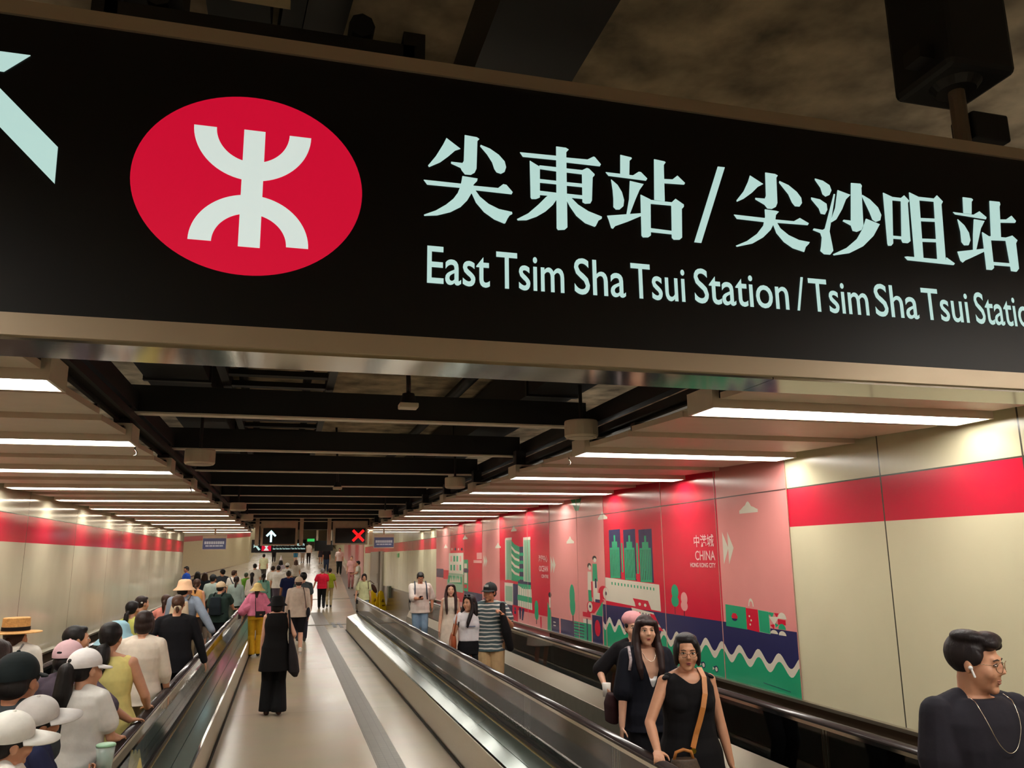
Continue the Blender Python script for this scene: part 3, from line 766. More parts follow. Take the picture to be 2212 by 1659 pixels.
# blue notices over each walkway
M_BLUE = mat('notice_blue', (58, 66, 112), .4); M_PALE = mat('notice_lettering', (190, 194, 206), .5)
for side, (px0, px1, py0, py1) in (('left', (438, 488, 1163, 1186)), ('right', (808, 851, 1161, 1182))):
    a = ony(px0, py0, 22.5); b = ony(px1, py1, 22.5); w, h = b[0] - a[0], a[2] - b[2]
    e = empty('notice_board', (a[0], 22.5, b[2]), 0, 'blue and white notice board hanging over the %s walkway near its far end' % side, 'notice')
    MB().box(0, w, .01, .16, -.02, h + .09).build('housing', M_HOUS2, e)
    MB().box(.01, w - .01, 0, .01, 0, h).build('face', M_BLUE, e)
    ln = MB()
    for k in range(9): ln.box(w * (.08 + k * .094), w * (.08 + k * .094 + .078), -.003, 0, h * .46, h * .72)
    for x0_, x1_ in ((.13, .27), (.29, .42), (.44, .52), (.54, .70), (.72, .87)): ln.box(w * x0_, w * x1_, -.003, 0, h * .24, h * .36)
    ln.build('lettering', M_PALE, e)
    MB().box(w * .5 - .02, w * .5 + .02, .06, .1, h + .09, 3.72 - b[2]).build('hanger_post', M_HOUS2, e)
# green exit lights
for (px, py, y, s, lab) in ((672, 1168, 44, .13, 'tiny green exit light far down the passage'), (860, 1200, 26.5, .04, 'small green exit plate on the right cream wall near the door')):
    if y == 44:
        p = ony(px, py, y); e = MB().box(p[0] - .19, p[0] + .17, y, y + .1, p[2] - .04, p[2] + .10).build('exit_sign', emit('exit_green', (40, 190, 90), .6))
    else:
        p = onx(px, py, 3.99); e = MB().box(3.98, 4.0, p[1] - .25, p[1] + .25, p[2] - .07, p[2] + .08).build('exit_sign', mat('exit_plate_green', (70, 150, 80), .4))
    tag(e, lab, 'exit sign')

# ------------------------------------------------------------------ mural printed on the right wall
MC = {'pink': (219, 140, 136), 'red': (206, 28, 56), 'navy': (44, 44, 86), 'green': (40, 156, 112), 'cream': (214, 206, 188), 'pale': (140, 178, 150), 'rose': (222, 150, 148), 'dark': (44, 40, 52)}
MK = list(MC); MM = [mat('print_' + k, MC[k], .2, var=.015, scale=3) for k in MK]
MX = 3.994
mural = empty('wall_mural', (MX, 9, .965), 0, 'long pink, red, green and navy printed city mural along the right wall', 'mural')
MUR = MB(); LAYER = [0]
def yz(px, py):
    p = onx(px, py, MX); return p[1], p[2]
def face_yz(col, pts, layer, mb=None):
    LAYER[0] += layer not in (2.5, 2.7)
    x = MX - .0002 * layer - (2.0e-6 * LAYER[0] if layer not in (2.5, 2.7) else 0)
    (mb or MUR).add([(x, y, z) for y, z in pts], [tuple(range(len(pts)))], MK.index(col))
def P(col, pts, layer): face_yz(col, [yz(*p) for p in pts], layer)
ZB, ZT = .966, 2.96
def Yof(px, py=1150): return yz(px, py)[0]
E0 = [(943, 'pink'), (973, 'red'), (1042, 'pink'), (1079, 'red'), (1187, 'pink'), (1304, 'red'), (1549, 'pink'), (1702, None)]
for (p0, c), (p1, _) in zip(E0, E0[1:]):
    pyr = lambda p: 1150 if p < 1400 else 1105
    ya, yb = Yof(p0, pyr(p0)), Yof(p1, pyr(p1))
    face_yz(c, [(ya, ZB), (yb, ZB), (yb, ZT), (ya, ZT)], 1)
def R(col, px0, px1, py0, py1, layer):
    """upright rectangle on the wall from its left/right edge pixels and its top/bottom at the left edge"""
    ya, z1 = yz(px0, py0); _, z0 = yz(px0, py1); yb = yz(px1, (py0 + py1) / 2)[0]
    face_yz(col, [(ya, z0), (yb, z0), (yb, z1), (ya, z1)], layer)
def EL(col, px, py, rx, rz, layer, n=24, a0=0, a1=2 * math.pi):
    y, z = yz(px, py); s = yz(px + 1, py)[0]; k = abs(s - y)
    face_yz(col, [(y - rx * k * math.cos(a0 + (a1 - a0) * i / n), z + rz * k * .0 + rz * math.sin(a0 + (a1 - a0) * i / n)) for i in range(n + (0 if a1 - a0 > 6 else 1))], layer)
# navy, sea and wave of the nearest scene
yl, yr = yz(1302, 1300)[0], Yof(1702, 1105)
zn = yz(1441, 1325)[1]
face_yz('navy', [(yl, ZB), (yr, ZB), (yr, zn), (yl, zn)], 2)
NS = 160
ys = [yl + (yr - yl) * i / NS for i in range(NS + 1)]
wv = lambda y, c: c + .052 * math.cos(2 * math.pi * (y - 6.25) / .312) + (y - 6.2) * .012
top = [(y, wv(y, 1.232)) for y in ys]; low = [(y, wv(y, 1.165)) for y in ys]
for i in range(NS):
    face_yz('cream', [low[i], low[i + 1], top[i + 1], top[i]], 2.5)
    face_yz('green', [(ys[i], ZB), (ys[i + 1], ZB), low[i + 1], low[i]], 2.7)
# cream building and three green towers
P('cream', [(1307, 1247), (1424, 1263), (1428, 1321), (1308, 1297)], 3)
for k in range(14):
    t = k / 13; R('green', 1321 + 90 * t, 1323.5 + 90 * t, 1257 + 12.5 * t, 1263 + 12.5 * t, 5)
for (a, b) in ((1315, 1341), (1346, 1374), (1379, 1410)):
    R('navy', a, b, 1145 - (a - 1315) * .01, 1247 + (a - 1307) * .135, 3)
    w = b - a
    for f0, f1, tp in ((.08, .92, 1183), (.25, .75, 1170), (.40, .60, 1156)):
        R('green', a + w * f0, a + w * f1, tp + (a - 1315) * .02, 1247 + (a - 1307) * .135, 4)
    for f in (.2, .32, .44, .56, .68, .8):
        R('navy', a + w * f, a + w * f + .5, 1187, 1243 + (a - 1307) * .135, 5)
for (a, b) in ((1341.5, 1345.5), (1374, 1379)):
    R('green', a, b, 1173, 1236 + (a - 1341) * .1, 3); R('red', a, b, 1236 + (a - 1341) * .1, 1252, 4)
# ferry boat
P('red', [(1367, 1292), (1400, 1298), (1408, 1319), (1373, 1310), (1371, 1301)], 5)
for dx in (0, 12): EL('cream', 1382 + dx, 1305 + dx * .2, 2.6, .018, 6)
P('cream', [(1364, 1312), (1412, 1324), (1420, 1343), (1370, 1335)], 5)
for k in range(5): R('red' if k < 2 else 'navy', 1375 + k * 6.5, 1377 + k * 6.5, 1320 + k * 1.5, 1327 + k * 1.5, 6)
P('red', [(1404, 1325), (1414, 1328), (1424, 1349), (1409, 1345)], 6); P('cream', [(1410, 1345), (1424, 1349), (1428, 1356), (1412, 1351)], 6)
P('red', [(1412, 1351), (1428, 1356), (1434, 1364), (1414, 1360)], 6)
# trees
def tree(col, px, py, rx, rz, z0_py, layer):
    EL(col, px, py, rx, rz, layer); EL(col, px + .3, py + (z0_py - py) * .42, rx * 1.05, rz * .8, layer)
    R('dark', px - .8, px + .8, py + (z0_py - py) * .6, z0_py, layer - 1)
tree('green', 1458, 1278, 7.5, .075, 1326, 5); tree('rose', 1478, 1293, 7, .065, 1330, 5)
EL('green', 1236, 1287, 5.5, .16, 5); EL('green', 1237, 1308, 5.8, .14, 5); R('dark', 1236.5, 1239, 1322, 1350, 4)
tree('green', 1159, 1312, 4, .11, 1348, 5); R('red', 1167, 1170, 1332, 1357, 4)
# clouds
for (px, py, s) in ((1617, 1108, 20), (1302, 1122, 10), (1232, 1174, 8), (1110, 1148, 6), (1076, 1184, 6), (1005, 1165, 5), (963, 1184, 3.5)):
    y, z = yz(px, py); k = abs(yz(px + 1, py)[0] - y); q = s * k
    pts = [(y + q, z - .0)] + [(y + q * (.75 + .28 * math.cos(a)), z + .045 + q * .22 * math.sin(a)) for a in np.linspace(math.pi * .0, math.pi, 8)[::1]][:0]
    n = 26; pts = [(y + q, z)]
    for i in range(n + 1):
        t = i / n; yy = y + q - 2 * q * t
        hgt = .028 + .055 * math.exp(-((t - .47) / .24) ** 2) + .02 * abs(math.sin(t * 9.4)) * math.sin(math.pi * t)
        pts.append((yy, z + hgt))
    pts.append((y - q, z))
    face_yz('cream', pts, 6)
# white double arrow heads
for (px, py, sx, sz) in ((1562, 1184, 9, .15), (1190, 1220, 4, .13), (1045, 1212, 3, .12)):
    for d in (0, 1):
        y0 = yz(px + d * sx * 1.25, py)[0]; y1 = yz(px + d * sx * 1.25 + sx * 1.3, py)[0]; z = yz(px, py)[1]
        face_yz('cream', [(y0, z - sz), (y1, z - .0), (y0, z + sz)], 6)
# gift boxes, toys and squares on the right
P('green', [(1567, 1305), (1611, 1312), (1615, 1360), (1569, 1352)], 5)
EL('red', 1587, 1332, 7, .035, 6, 6); EL('navy', 1587, 1336, 6, .022, 7, 12, math.pi, 2 * math.pi)
P('red', [(1611, 1313), (1637, 1317), (1641, 1366), (1614, 1359)], 5)
for (dx, dy) in ((0, 0), (4, 9), (2, 18)): EL('cream', 1619 + dx, 1331 + dy, 1.5, .009, 6, 10)
for k in range(14):
    a0, a1 = math.pi * k / 14, math.pi * (k + 1) / 14
    y, z = yz(1623, 1315); r0, r1 = .028, .043
    face_yz('cream', [(y + r0 * math.cos(a0), z + .02 + r0 * 1.6 * math.sin(a0)), (y + r1 * math.cos(a0), z + .02 + r1 * 1.6 * math.sin(a0)), (y + r1 * math.cos(a1), z + .02 + r1 * 1.6 * math.sin(a1)), (y + r0 * math.cos(a1), z + .02 + r0 * 1.6 * math.sin(a1))], 6)
P('pale', [(1637, 1317), (1661, 1321), (1665, 1370), (1641, 1365)], 4); P('green', [(1638, 1318), (1660, 1322), (1664, 1369), (1642, 1364)], 5)
P('green', [(1661, 1322), (1672, 1324), (1668, 1337)], 6); P('red', [(1672, 1324), (1682, 1325), (1678, 1335)], 6)
P('cream', [(1661, 1332), (1683, 1333), (1673, 1350)], 7); P('red', [(1664, 1350), (1673, 1348), (1673, 1360)], 6); P('green', [(1674, 1346), (1683, 1350), (1676, 1356)], 6)
EL('cream', 1673, 1369, 8, .03, 7, 16, 0, math.pi); EL('cream', 1690, 1337, 9, .05, 7, 16, 0, math.pi)
P('red', [(1680, 1337), (1697, 1340), (1698, 1351), (1681, 1349)], 6); EL('green', 1690, 1360, 8, .045, 6, 16, 0, math.pi); EL('cream', 1691, 1373, 8, .035, 7, 16, 0, math.pi)
P('green', [(1655, 1324), (1664, 1323), (1668, 1331)], 6)
# figures and red cart on the left of the towers (plain generic shapes)
def figure(px, py_head, py_feet, w, top_c, leg_c):
    y, z1 = yz(px, py_head); z0 = yz(px, py_feet)[1]; h = z1 - z0; k = abs(yz(px + 1, py_head)[0] - y)
    EL('dark', px, py_head + 5, w * .5, h * .055, 6); EL('cream', px + 1, py_head + 9, w * .36, h * .05, 7)
    face_yz(top_c, [(y + w * k * .5, z1 - h * .17), (y - w * k * .5, z1 - h * .17), (y - w * k * .62, z1 - h * .55), (y + w * k * .62, z1 - h * .55)], 6)
    face_yz(leg_c, [(y + w * k * .5, z1 - h * .55), (y - w * k * .5, z1 - h * .55), (y - w * k * .4, z0), (y + w * k * .4, z0)], 6)
figure(1284, 1201, 1300, 9, 'green', 'cream'); figure(1273, 1217, 1322, 8, 'cream', 'green')
R('red', 1277, 1280, 1256, 1290, 7); R('navy', 1285, 1289, 1250, 1270, 7)
P('red', [(1268, 1324), (1284, 1325), (1305, 1298), (1296, 1288), (1272, 1306)], 4)
EL('red', 1304, 1280, 11, .085, 7); EL('cream', 1309, 1282, 6, .075, 8); EL('navy', 1309, 1282, 2, .025, 9)
EL('red', 1276, 1311, 8, .075, 7); EL('cream', 1275, 1311, 5, .065, 8); EL('navy', 1275, 1310, 2, .02, 9)
R('cream', 1284, 1296, 1280, 1294, 8); R('navy', 1286, 1296, 1293, 1301, 7)
P('green', [(1287, 1328), (1302, 1299), (1302, 1332)], 5)
# boxes and stripes at its foot
R('navy', 1187, 1208, 1331, 1364, 2); R('navy', 1211, 1240, 1336, 1371, 2)
R('green', 1240, 1262, 1341, 1379, 2)
for k in range(6): R('navy', 1240, 1262, 1344.5 + k * 6.3, 1346.8 + k * 6.3, 3)
R('cream', 1260, 1278, 1336, 1345, 3); R('green', 1260, 1278, 1345, 1384, 2); R('navy', 1267, 1270, 1336, 1385, 4); R('red', 1259, 1276, 1321, 1331, 5)
R('navy', 1279, 1302, 1328, 1392, 2); EL('red', 1291, 1357, 6, .105, 4)
EL('cream', 1198, 1344, 3, .008, 4); EL('cream', 1198, 1351, 3, .008, 4)
P('green', [(1183, 1300), (1191, 1322), (1192, 1364), (1183, 1362)], 4); EL('dark', 1188, 1285, 3.2, .04, 5); R('cream', 1186, 1190, 1290, 1312, 4)
# middle building with two slabs and curved floors
R('pale', 1092, 1105.5, 1164, 1252, 3); R('cream', 1092, 1105.5, 1162, 1167, 4); R('cream', 1091, 1093.5, 1164, 1253, 4)
R('pale', 1130, 1146, 1163, 1258, 3); R('cream', 1130, 1146, 1161, 1167, 4); R('cream', 1130, 1132, 1164, 1258, 4)
for px in (1097, 1101): R('green', px, px + 1.2, 1170, 1250, 4)
for px in (1136, 1140): R('green', px, px + 1.2, 1170, 1254, 4)
P('green', [(1105, 1168), (1112, 1176), (1122, 1181), (1122, 1257), (1105, 1254)], 3)
for k in range(4):
    o = 16 * k + 2; P('cream', [(1105, 1177 + o), (1113, 1187 + o * .98), (1122, 1191 + o * .97), (1122, 1196 + o * .97), (1112, 1192 + o * .98), (1105, 1183 + o)], 4)
R('navy', 1122, 1131, 1181, 1258, 3)
for k in range(4): R('green', 1122, 1131, 1194 + k * 17, 1201 + k * 17, 4)
P('green', [(1119, 1258), (1147, 1263), (1147, 1300), (1119, 1296)], 3); P('navy', [(1119, 1254), (1147, 1258), (1147, 1264), (1119, 1260)], 4)
P('cream', [(1119, 1264), (1130, 1272), (1148, 1273), (1150, 1318), (1119, 1309)], 4)
for k in range(6): R('pale', 1121 + k * 4.8, 1122.5 + k * 4.8, 1268, 1309 + k * 1.5, 5)
P('green', [(1118, 1284), (1149, 1291), (1149, 1303), (1118, 1296)], 6)
R('cream', 1090, 1109, 1258, 1304, 3); R('pale', 1092, 1107, 1265, 1297, 4); R('navy', 1108, 1119, 1261, 1308, 3); R('red', 1107, 1119, 1306, 1342, 5)
for k in range(2): EL('navy', 1113, 1315 + k * 8, 2, .03, 6)
R('navy', 1044, 1107, 1292, 1316, 2); P('navy', [(1121, 1312), (1126, 1313), (1125, 1337), (1123, 1338)], 3); P('navy', [(1128, 1314), (1133, 1315), (1130, 1340), (1127, 1340)], 3)
R('pink', 1079, 1187, 1309, 1372, 1.5)
# farthest building
R('cream', 970, 1001, 1195, 1239, 3)
for k in range(4):
    for j in range(2): R('green' if (k + j) % 3 else 'rose', 973 + k * 6.6, 976.5 + k * 6.6, 1201 + j * 19, 1213 + j * 19, 4)
R('pale', 966, 1000, 1237, 1274, 3); R('green', 968, 998, 1243, 1258, 4)
for k in range(6): P('cream', [(971 + k * 4, 1258), (973 + k * 4, 1246 - (k % 2) * 5), (975 + k * 4, 1258)], 5)
R('green', 1001, 1011, 1209, 1276, 3); R('cream', 1003, 1009, 1217, 1227, 4); R('navy', 1001, 1012, 1228, 1236, 4); R('cream', 1003, 1009, 1237, 1259, 4); R('red', 1003, 1009, 1262, 1270, 4)
R('navy', 943, 958, 1228, 1246, 3); R('red', 958, 969, 1231, 1250, 3)
R('navy', 1002, 1042, 1276, 1300, 2); R('pink', 943, 1079, 1287, 1330, 1.5)
for k in range(4): R('navy' if k % 2 else 'rose', 975 + k * 7, 978 + k * 7, 1184, 1189, 3)
# upside-down green cup cut by the ceiling line
P('green', [(1232, 1078), (1256, 1076), (1250, 1103), (1243, 1104)], 5)
# small birds on the sea
for (px, py) in ((1520, 1436), (1548, 1445)):
    EL('navy', px, py, 4, .03, 6); EL('cream', px, py + .5, 2.6, .02, 7); P('cream', [(px - 8, py - 5), (px - 4, py - 1), (px - 8, py + 2)], 6); P('navy', [(px - 7, py - 6), (px - 3, py - 6), (px - 4, py - 3)], 6)
for k in range(22): R('navy', 1650 + k * 2.7, 1651.6 + k * 2.7, 1474 + k * .92, 1476 + k * .92, 6)
R('rose', 1030, 1041, 1194, 1208, 7); R('rose', 1023, 1041, 1210, 1216, 7)
sheet = MUR.build('printed_sheet', MM, mural, fix=False)
sheet.matrix_parent_inverse = Matrix.Translation((-MX, -9, -.965))
bk = MB().box(MX, 4.001, Yof(1702, 1105), Yof(943), ZB, ZT).build('backing', mat('mural_backing', (208, 196, 176), .4), mural)
bk.matrix_parent_inverse = Matrix.Translation((-MX, -9, -.965))
for px in (1003, 1042, 1079, 1139, 1187, 1246, 1304, 1428, 1546, 1702):
    y = Yof(px, 1105 if px > 1400 else 1150)
    jo = MB().box(MX - .0042, MX, y - .004, y + .004, ZB, ZT).build('joint_strip', mat('joint_strip_pink', (196, 140, 128), .4), mural); jo.matrix_parent_inverse = Matrix.Translation((-MX, -9, -.965))
hj = MB().box(MX - .0044, MX, Yof(1702, 1105), Yof(943), 2.618, 2.627).build('joint_line', mat('joint_dark', (92, 60, 56), .5), mural); hj.matrix_parent_inverse = Matrix.Translation((-MX, -9, -.965))
# lettering of the mural
M_PRINT = mat('print_lettering_pink', (226, 176, 176), .3, var=0); M_PRINT2 = mat('print_lettering_white', (226, 206, 200), .3, var=0)
def wall_text(body, px0, px1, py, cap_px, m, ref='H', weight=.01):
    y0, z0 = yz(px0, py); y1 = yz(px1, py)[0]; cap = yz(px0, py - cap_px)[1] - z0
    vs, fs = fit_text(body, 0.0, 1.0, z0, cap, lambda t, z: (MX - .0036, y0 + (y1 - y0) * t, z), weight, ref)
    o = MB().add(vs, fs).build('lettering', m, mural, fix=False); o.matrix_parent_inverse = Matrix.Translation((-MX, -9, -.965))
wall_text('中港城', 1500, 1543, 1182, 26, M_PRINT, '中'); wall_text('CHINA', 1503, 1546, 1210, 20, M_PRINT); wall_text('HONG KONG CITY', 1492, 1547, 1225, 9.5, M_PRINT, weight=.03)
wall_text('海洋中心', 1164, 1183, 1214, 15, M_PRINT, '中', .02); wall_text('OCEAN', 1165, 1184, 1234, 12, M_PRINT, weight=.02); wall_text('CENTRE', 1170, 1185, 1248, 7, M_PRINT, weight=.03)
# pale tile where the photograph has a small code square stays blank; far pink mural strip and doorway
dr = empty('door_1', (3.95, 37.5, .1), 0); dr['kind'] = 'structure'
MB().box(-.02, .05, -2.2, 2.8, 0, 2.25).build('panel', mat('door_grey', (150, 142, 130), .3, .3), dr)
MB().box(-.06, -.02, -1.3, -.9, 0, 2.25).build('mullion', mat('door_frame_brown', (110, 96, 84), .4), dr)
MB().box(-.04, -.02, -.5, -.4, .9, 1.3).build('door_handle', M_POLISH, dr)
fp = MB()
for k, (y0, y1) in enumerate(((45, 50), (50, 54), (54, 61), (61, 66), (66, 75))):
    x0, x1 = 4.0 + (y0 - 44) * 2.4 / 74 - .03, 4.0 + (y1 - 44) * 2.4 / 74 - .03
    za, zb = floor_z(y0) + .3, floor_z(y1) + .3
    fp.add([(x0, y0, za), (x1, y1, zb), (x1, y1, zb + 2.5), (x0, y0, za + 2.5), (x0 + .02, y0, za), (x1 + .02, y1, zb), (x1 + .02, y1, zb + 2.5), (x0 + .02, y0, za + 2.5)],
           [(0, 1, 2, 3), (7, 6, 5, 4), (3, 2, 6, 7), (0, 4, 5, 1), (0, 3, 7, 4), (1, 5, 6, 2)], k % 2)
tag(fp.build('wall_mural', [mat('far_print_pink', (222, 150, 146), .3), mat('far_print_red', (206, 50, 66), .3)]), 'pale pink and red mural far down the passage beyond the door', 'mural')

# ------------------------------------------------------------------ wet floor signs and small floor things
def wet_sign(x, y, lab):
    e = empty('wet_floor_sign', (x, y, floor_z(y)), .5, lab, 'wet floor sign', 'yellow wet floor signs'); e.scale = (1.1, 1.1, 1.1)
    for s in (-1, 1):
        mb = MB()
        vs = []
        for (w_, z, d) in ((.16, 0.0, .19), (.14, .12, .165), (.105, .45, .095), (.085, .62, .05), (.05, .68, .03)):
            vs += [(-w_, s * d, z), (w_, s * d, z), (w_, s * (d - .025), z), (-w_, s * (d - .025), z)]
        fs = []
        for i in range(4):
            a = 4 * i
            for k in range(4): fs.append((a + k, a + (k + 1) % 4, a + 4 + (k + 1) % 4, a + 4 + k))
        fs += [(3, 2, 1, 0), (16, 17, 18, 19)]
        mb.add(vs, fs); mb.build('leaf', mat('caution_yellow', (226, 190, 24), .4), e)
    MB().box(-.06, .06, -.195, -.17, .16, .20).build('print_bar', mat('caution_print', (120, 90, 30), .5), e)
    MB().prism([(-.06, .30), (.06, .30), (0, .42)], -.155, -.12).build('print_triangle', mat('caution_print', (120, 90, 30), .5), e)
    MB().box(-.03, .03, -.03, .03, .64, .70).build('hinge_handle', mat('caution_yellow', (226, 190, 24), .4), e)
wet_sign(3.50, 34.5, 'yellow wet floor sign nearer the glass end of the right walkway')
wet_sign(3.78, 34.2, 'yellow wet floor sign on the right, nearer the cream wall')
e = empty('wall_box', (4.0, 32.8, .55), 0, 'dark grey-green box low on the right wall beyond the walkway end', 'wall box')
MB().box(-.10, .0, -.28, .28, 0, .45).build('casing', mat('post_grey', (92, 96, 80), .5), e, bevel=.01)
MB().box(-.108, -.10, -.2, .2, .06, .39).build('cover', mat('post_cover', (104, 108, 92), .45), e)
for k in range(2):
    q = onz(722 + k * 14, 1352, 0)
    tag(MB().box(q[0] - .05, q[0] + .05, q[1] - .6, q[1] + 1.2, 0, .006).build('floor_slot', M_BLACK2), 'dark metal slot cover in the floor by the right glass balustrade end', 'floor slot', 'dark slots in the floor')
# ------------------------------------------------------------------ people: one continuous body each, with clothes and hair as children
PENDING = []          # objects whose remesh is baked at the end: (object, materials, cut function)
SKIN_L, SKIN_M, SKIN_T, SKIN_D = (222, 170, 142), (208, 152, 120), (190, 130, 98), (150, 98, 72)
def skin_mat(rgb): return mat('skin_%d_%d_%d' % rgb, rgb, .5, var=.03, scale=18)
def cloth(rgb, rough=.85):
    return mat('cloth_%d_%d_%d' % tuple(rgb), rgb, rough, var=.05, scale=14, bump=.55, bscale=9, spec=.2)
def hair_mat(rgb):
    n = 'hair_%d_%d_%d' % tuple(rgb)
    if n in MATS: return MATS[n]
    m, nt, b = nodes_of(n); N, L = nt.nodes, nt.links
    tc = N.new('ShaderNodeTexCoord'); mp = N.new('ShaderNodeMapping'); mp.inputs['Scale'].default_value = (70, 70, 5)
    no = N.new('ShaderNodeTexNoise'); no.inputs['Scale'].default_value = 2.0; no.inputs['Detail'].default_value = 3
    L.new(tc.outputs['Object'], mp.inputs[0]); L.new(mp.outputs[0], no.inputs['Vector'])
    r = N.new('ShaderNodeValToRGB'); c = lin(rgb)
    r.color_ramp.elements[0].color = (c[0] * .5, c[1] * .5, c[2] * .5, 1); r.color_ramp.elements[1].color = (c[0] * 1.15, c[1] * 1.1, c[2] * 1.1, 1)
    L.new(no.outputs['Fac'], r.inputs['Fac']); L.new(r.outputs['Color'], b.inputs['Base Color'])
    bp = N.new('ShaderNodeBump'); bp.inputs['Strength'].default_value = .5; bp.inputs['Distance'].default_value = .004
    L.new(no.outputs['Fac'], bp.inputs['Height']); L.new(bp.outputs['Normal'], b.inputs['Normal'])
    b.inputs['Roughness'].default_value = .5; b.inputs['Specular IOR Level'].default_value = .3
    return m
def striped(name, rgb1, rgb2, period, duty):
    if name in MATS: return MATS[name]
    m, nt, b = nodes_of(name); N, L = nt.nodes, nt.links
    tc = N.new('ShaderNodeTexCoord'); sx = N.new('ShaderNodeSeparateXYZ'); L.new(tc.outputs['Object'], sx.inputs[0])
    no = N.new('ShaderNodeTexNoise'); no.inputs['Scale'].default_value = 5; L.new(tc.outputs['Object'], no.inputs['Vector'])
    a = N.new('ShaderNodeMath'); a.operation = 'MULTIPLY_ADD'; a.inputs[1].default_value = .05; L.new(no.outputs['Fac'], a.inputs[0]); L.new(sx.outputs['Z'], a.inputs[2])
    d = N.new('ShaderNodeMath'); d.operation = 'DIVIDE'; d.inputs[1].default_value = period; L.new(a.outputs[0], d.inputs[0])
    f = N.new('ShaderNodeMath'); f.operation = 'FRACT'; L.new(d.outputs[0], f.inputs[0])
    g = N.new('ShaderNodeMath'); g.operation = 'LESS_THAN'; g.inputs[1].default_value = duty; L.new(f.outputs[0], g.inputs[0])
    mx = N.new('ShaderNodeMix'); mx.data_type = 'RGBA'; mx.inputs[6].default_value = lin(rgb1); mx.inputs[7].default_value = lin(rgb2)
    L.new(g.outputs[0], mx.inputs['Factor']); L.new(mx.outputs[2], b.inputs['Base Color']); b.inputs['Roughness'].default_value = .85
    return m

def V(*a): return Vector(a)
class Blob(MB):
    """overlapping closed shapes that a voxel remesh later fuses into one smooth surface"""
    def __init__(s, M=None): super().__init__(); s.M = M
    def _put(s, vs, fs):
        if s.M is not None: vs = [s.M @ Vector(v) for v in vs]
        s.add(vs, fs)
    def ell(s, c, r, rot=None, seg=16, rings=10):
        if not isinstance(r, (tuple, list)): r = (r, r, r)
        c = Vector(c); vs = [V(0, 0, r[2])]
        for i in range(1, rings):
            a = math.pi * i / rings
            for k in range(seg):
                b = 2 * math.pi * k / seg
                vs.append(V(r[0] * math.sin(a) * math.cos(b), r[1] * math.sin(a) * math.sin(b), r[2] * math.cos(a)))
        vs.append(V(0, 0, -r[2]))
        if rot is not None: vs = [rot @ v for v in vs]
        vs = [v + c for v in vs]; fs = []
        for k in range(seg): fs.append((0, 1 + k, 1 + (k + 1) % seg))
        for i in range(rings - 2):
            for k in range(seg):
                a, b = 1 + i * seg + k, 1 + i * seg + (k + 1) % seg
                fs.append((a, a + seg, b + seg, b))
        l = len(vs) - 1; o = 1 + (rings - 2) * seg
        for k in range(seg): fs.append((l, o + (k + 1) % seg, o + k))
        s._put(vs, fs); return s
    def cap(s, p0, p1, r0, r1, seg=12):
        """tapered capsule"""
        p0, p1 = Vector(p0), Vector(p1); d = p1 - p0
        if d.length < 1e-5: return s.ell(p0, max(r0, r1))
        t = d.normalized(); u = t.orthogonal().normalized(); w = t.cross(u)
        prof = [(-r0 * math.cos(a), r0 * math.sin(a), 0) for a in (0.25, .65, 1.1, 1.57)] + [(r1 * math.cos(a), r1 * math.sin(a), 1) for a in (1.57, 1.1, .65, .25)]
        vs = []; fs = []
        for off, rad, e in prof:
            c = (p0 if e == 0 else p1) + t * off
            for k in range(seg):
                b = 2 * math.pi * k / seg; vs.append(c + (u * math.cos(b) + w * math.sin(b)) * rad)
        n = len(prof)
        for i in range(n - 1):
            for k in range(seg):
                a, b = i * seg + k, i * seg + (k + 1) % seg; fs.append((a, b, b + seg, a + seg))
        fs += [tuple(range(seg))[::-1], tuple(range((n - 1) * seg, n * seg))]
        s._put(vs, fs); return s
    def chain(s, pts, rs):
        for i in range(len(pts) - 1): s.cap(pts[i], pts[i + 1], rs[i], rs[i + 1])
        return s
    def loft(s, rings, seg=22):
        """rings: (x, y, z, rx, ry) ellipses from bottom to top"""
        vs = []; fs = []
        for (x, y, z, rx, ry) in rings:
            for k in range(seg):
                a = 2 * math.pi * k / seg; c_, s_ = math.cos(a), math.sin(a)
                q = 2 / 2.4
                vs.append((x + rx * math.copysign(abs(c_) ** q, c_), y + ry * math.copysign(abs(s_) ** q, s_), z))
        n = len(rings)
        for i in range(n - 1):
            for k in range(seg):
                a, b = i * seg + k, i * seg + (k + 1) % seg; fs.append((a, b, b + seg, a + seg))
        fs += [tuple(range(seg))[::-1], tuple(range((n - 1) * seg, n * seg))]
        s._put(vs, fs); return s
    def grow(s, name, m, voxel, parent=None, smooth=3, cut=None):
        me = bpy.data.meshes.new(name); me.from_pydata([tuple(v) for v in s.v], [], s.f)
        bm = bmesh.new(); bm.from_mesh(me); bmesh.ops.recalc_face_normals(bm, faces=bm.faces[:]); bm.to_mesh(me); bm.free()
        o = bpy.data.objects.new(name, me); COL.objects.link(o)
        r = o.modifiers.new('remesh', 'REMESH'); r.mode = 'VOXEL'; r.voxel_size = voxel; r.use_smooth_shade = True
        if smooth:
            q = o.modifiers.new('smooth', 'SMOOTH'); q.factor = .5; q.iterations = smooth
        me.materials.append(m)
        if parent is not None: o.parent = parent
        PENDING.append((o, m, cut)); return o
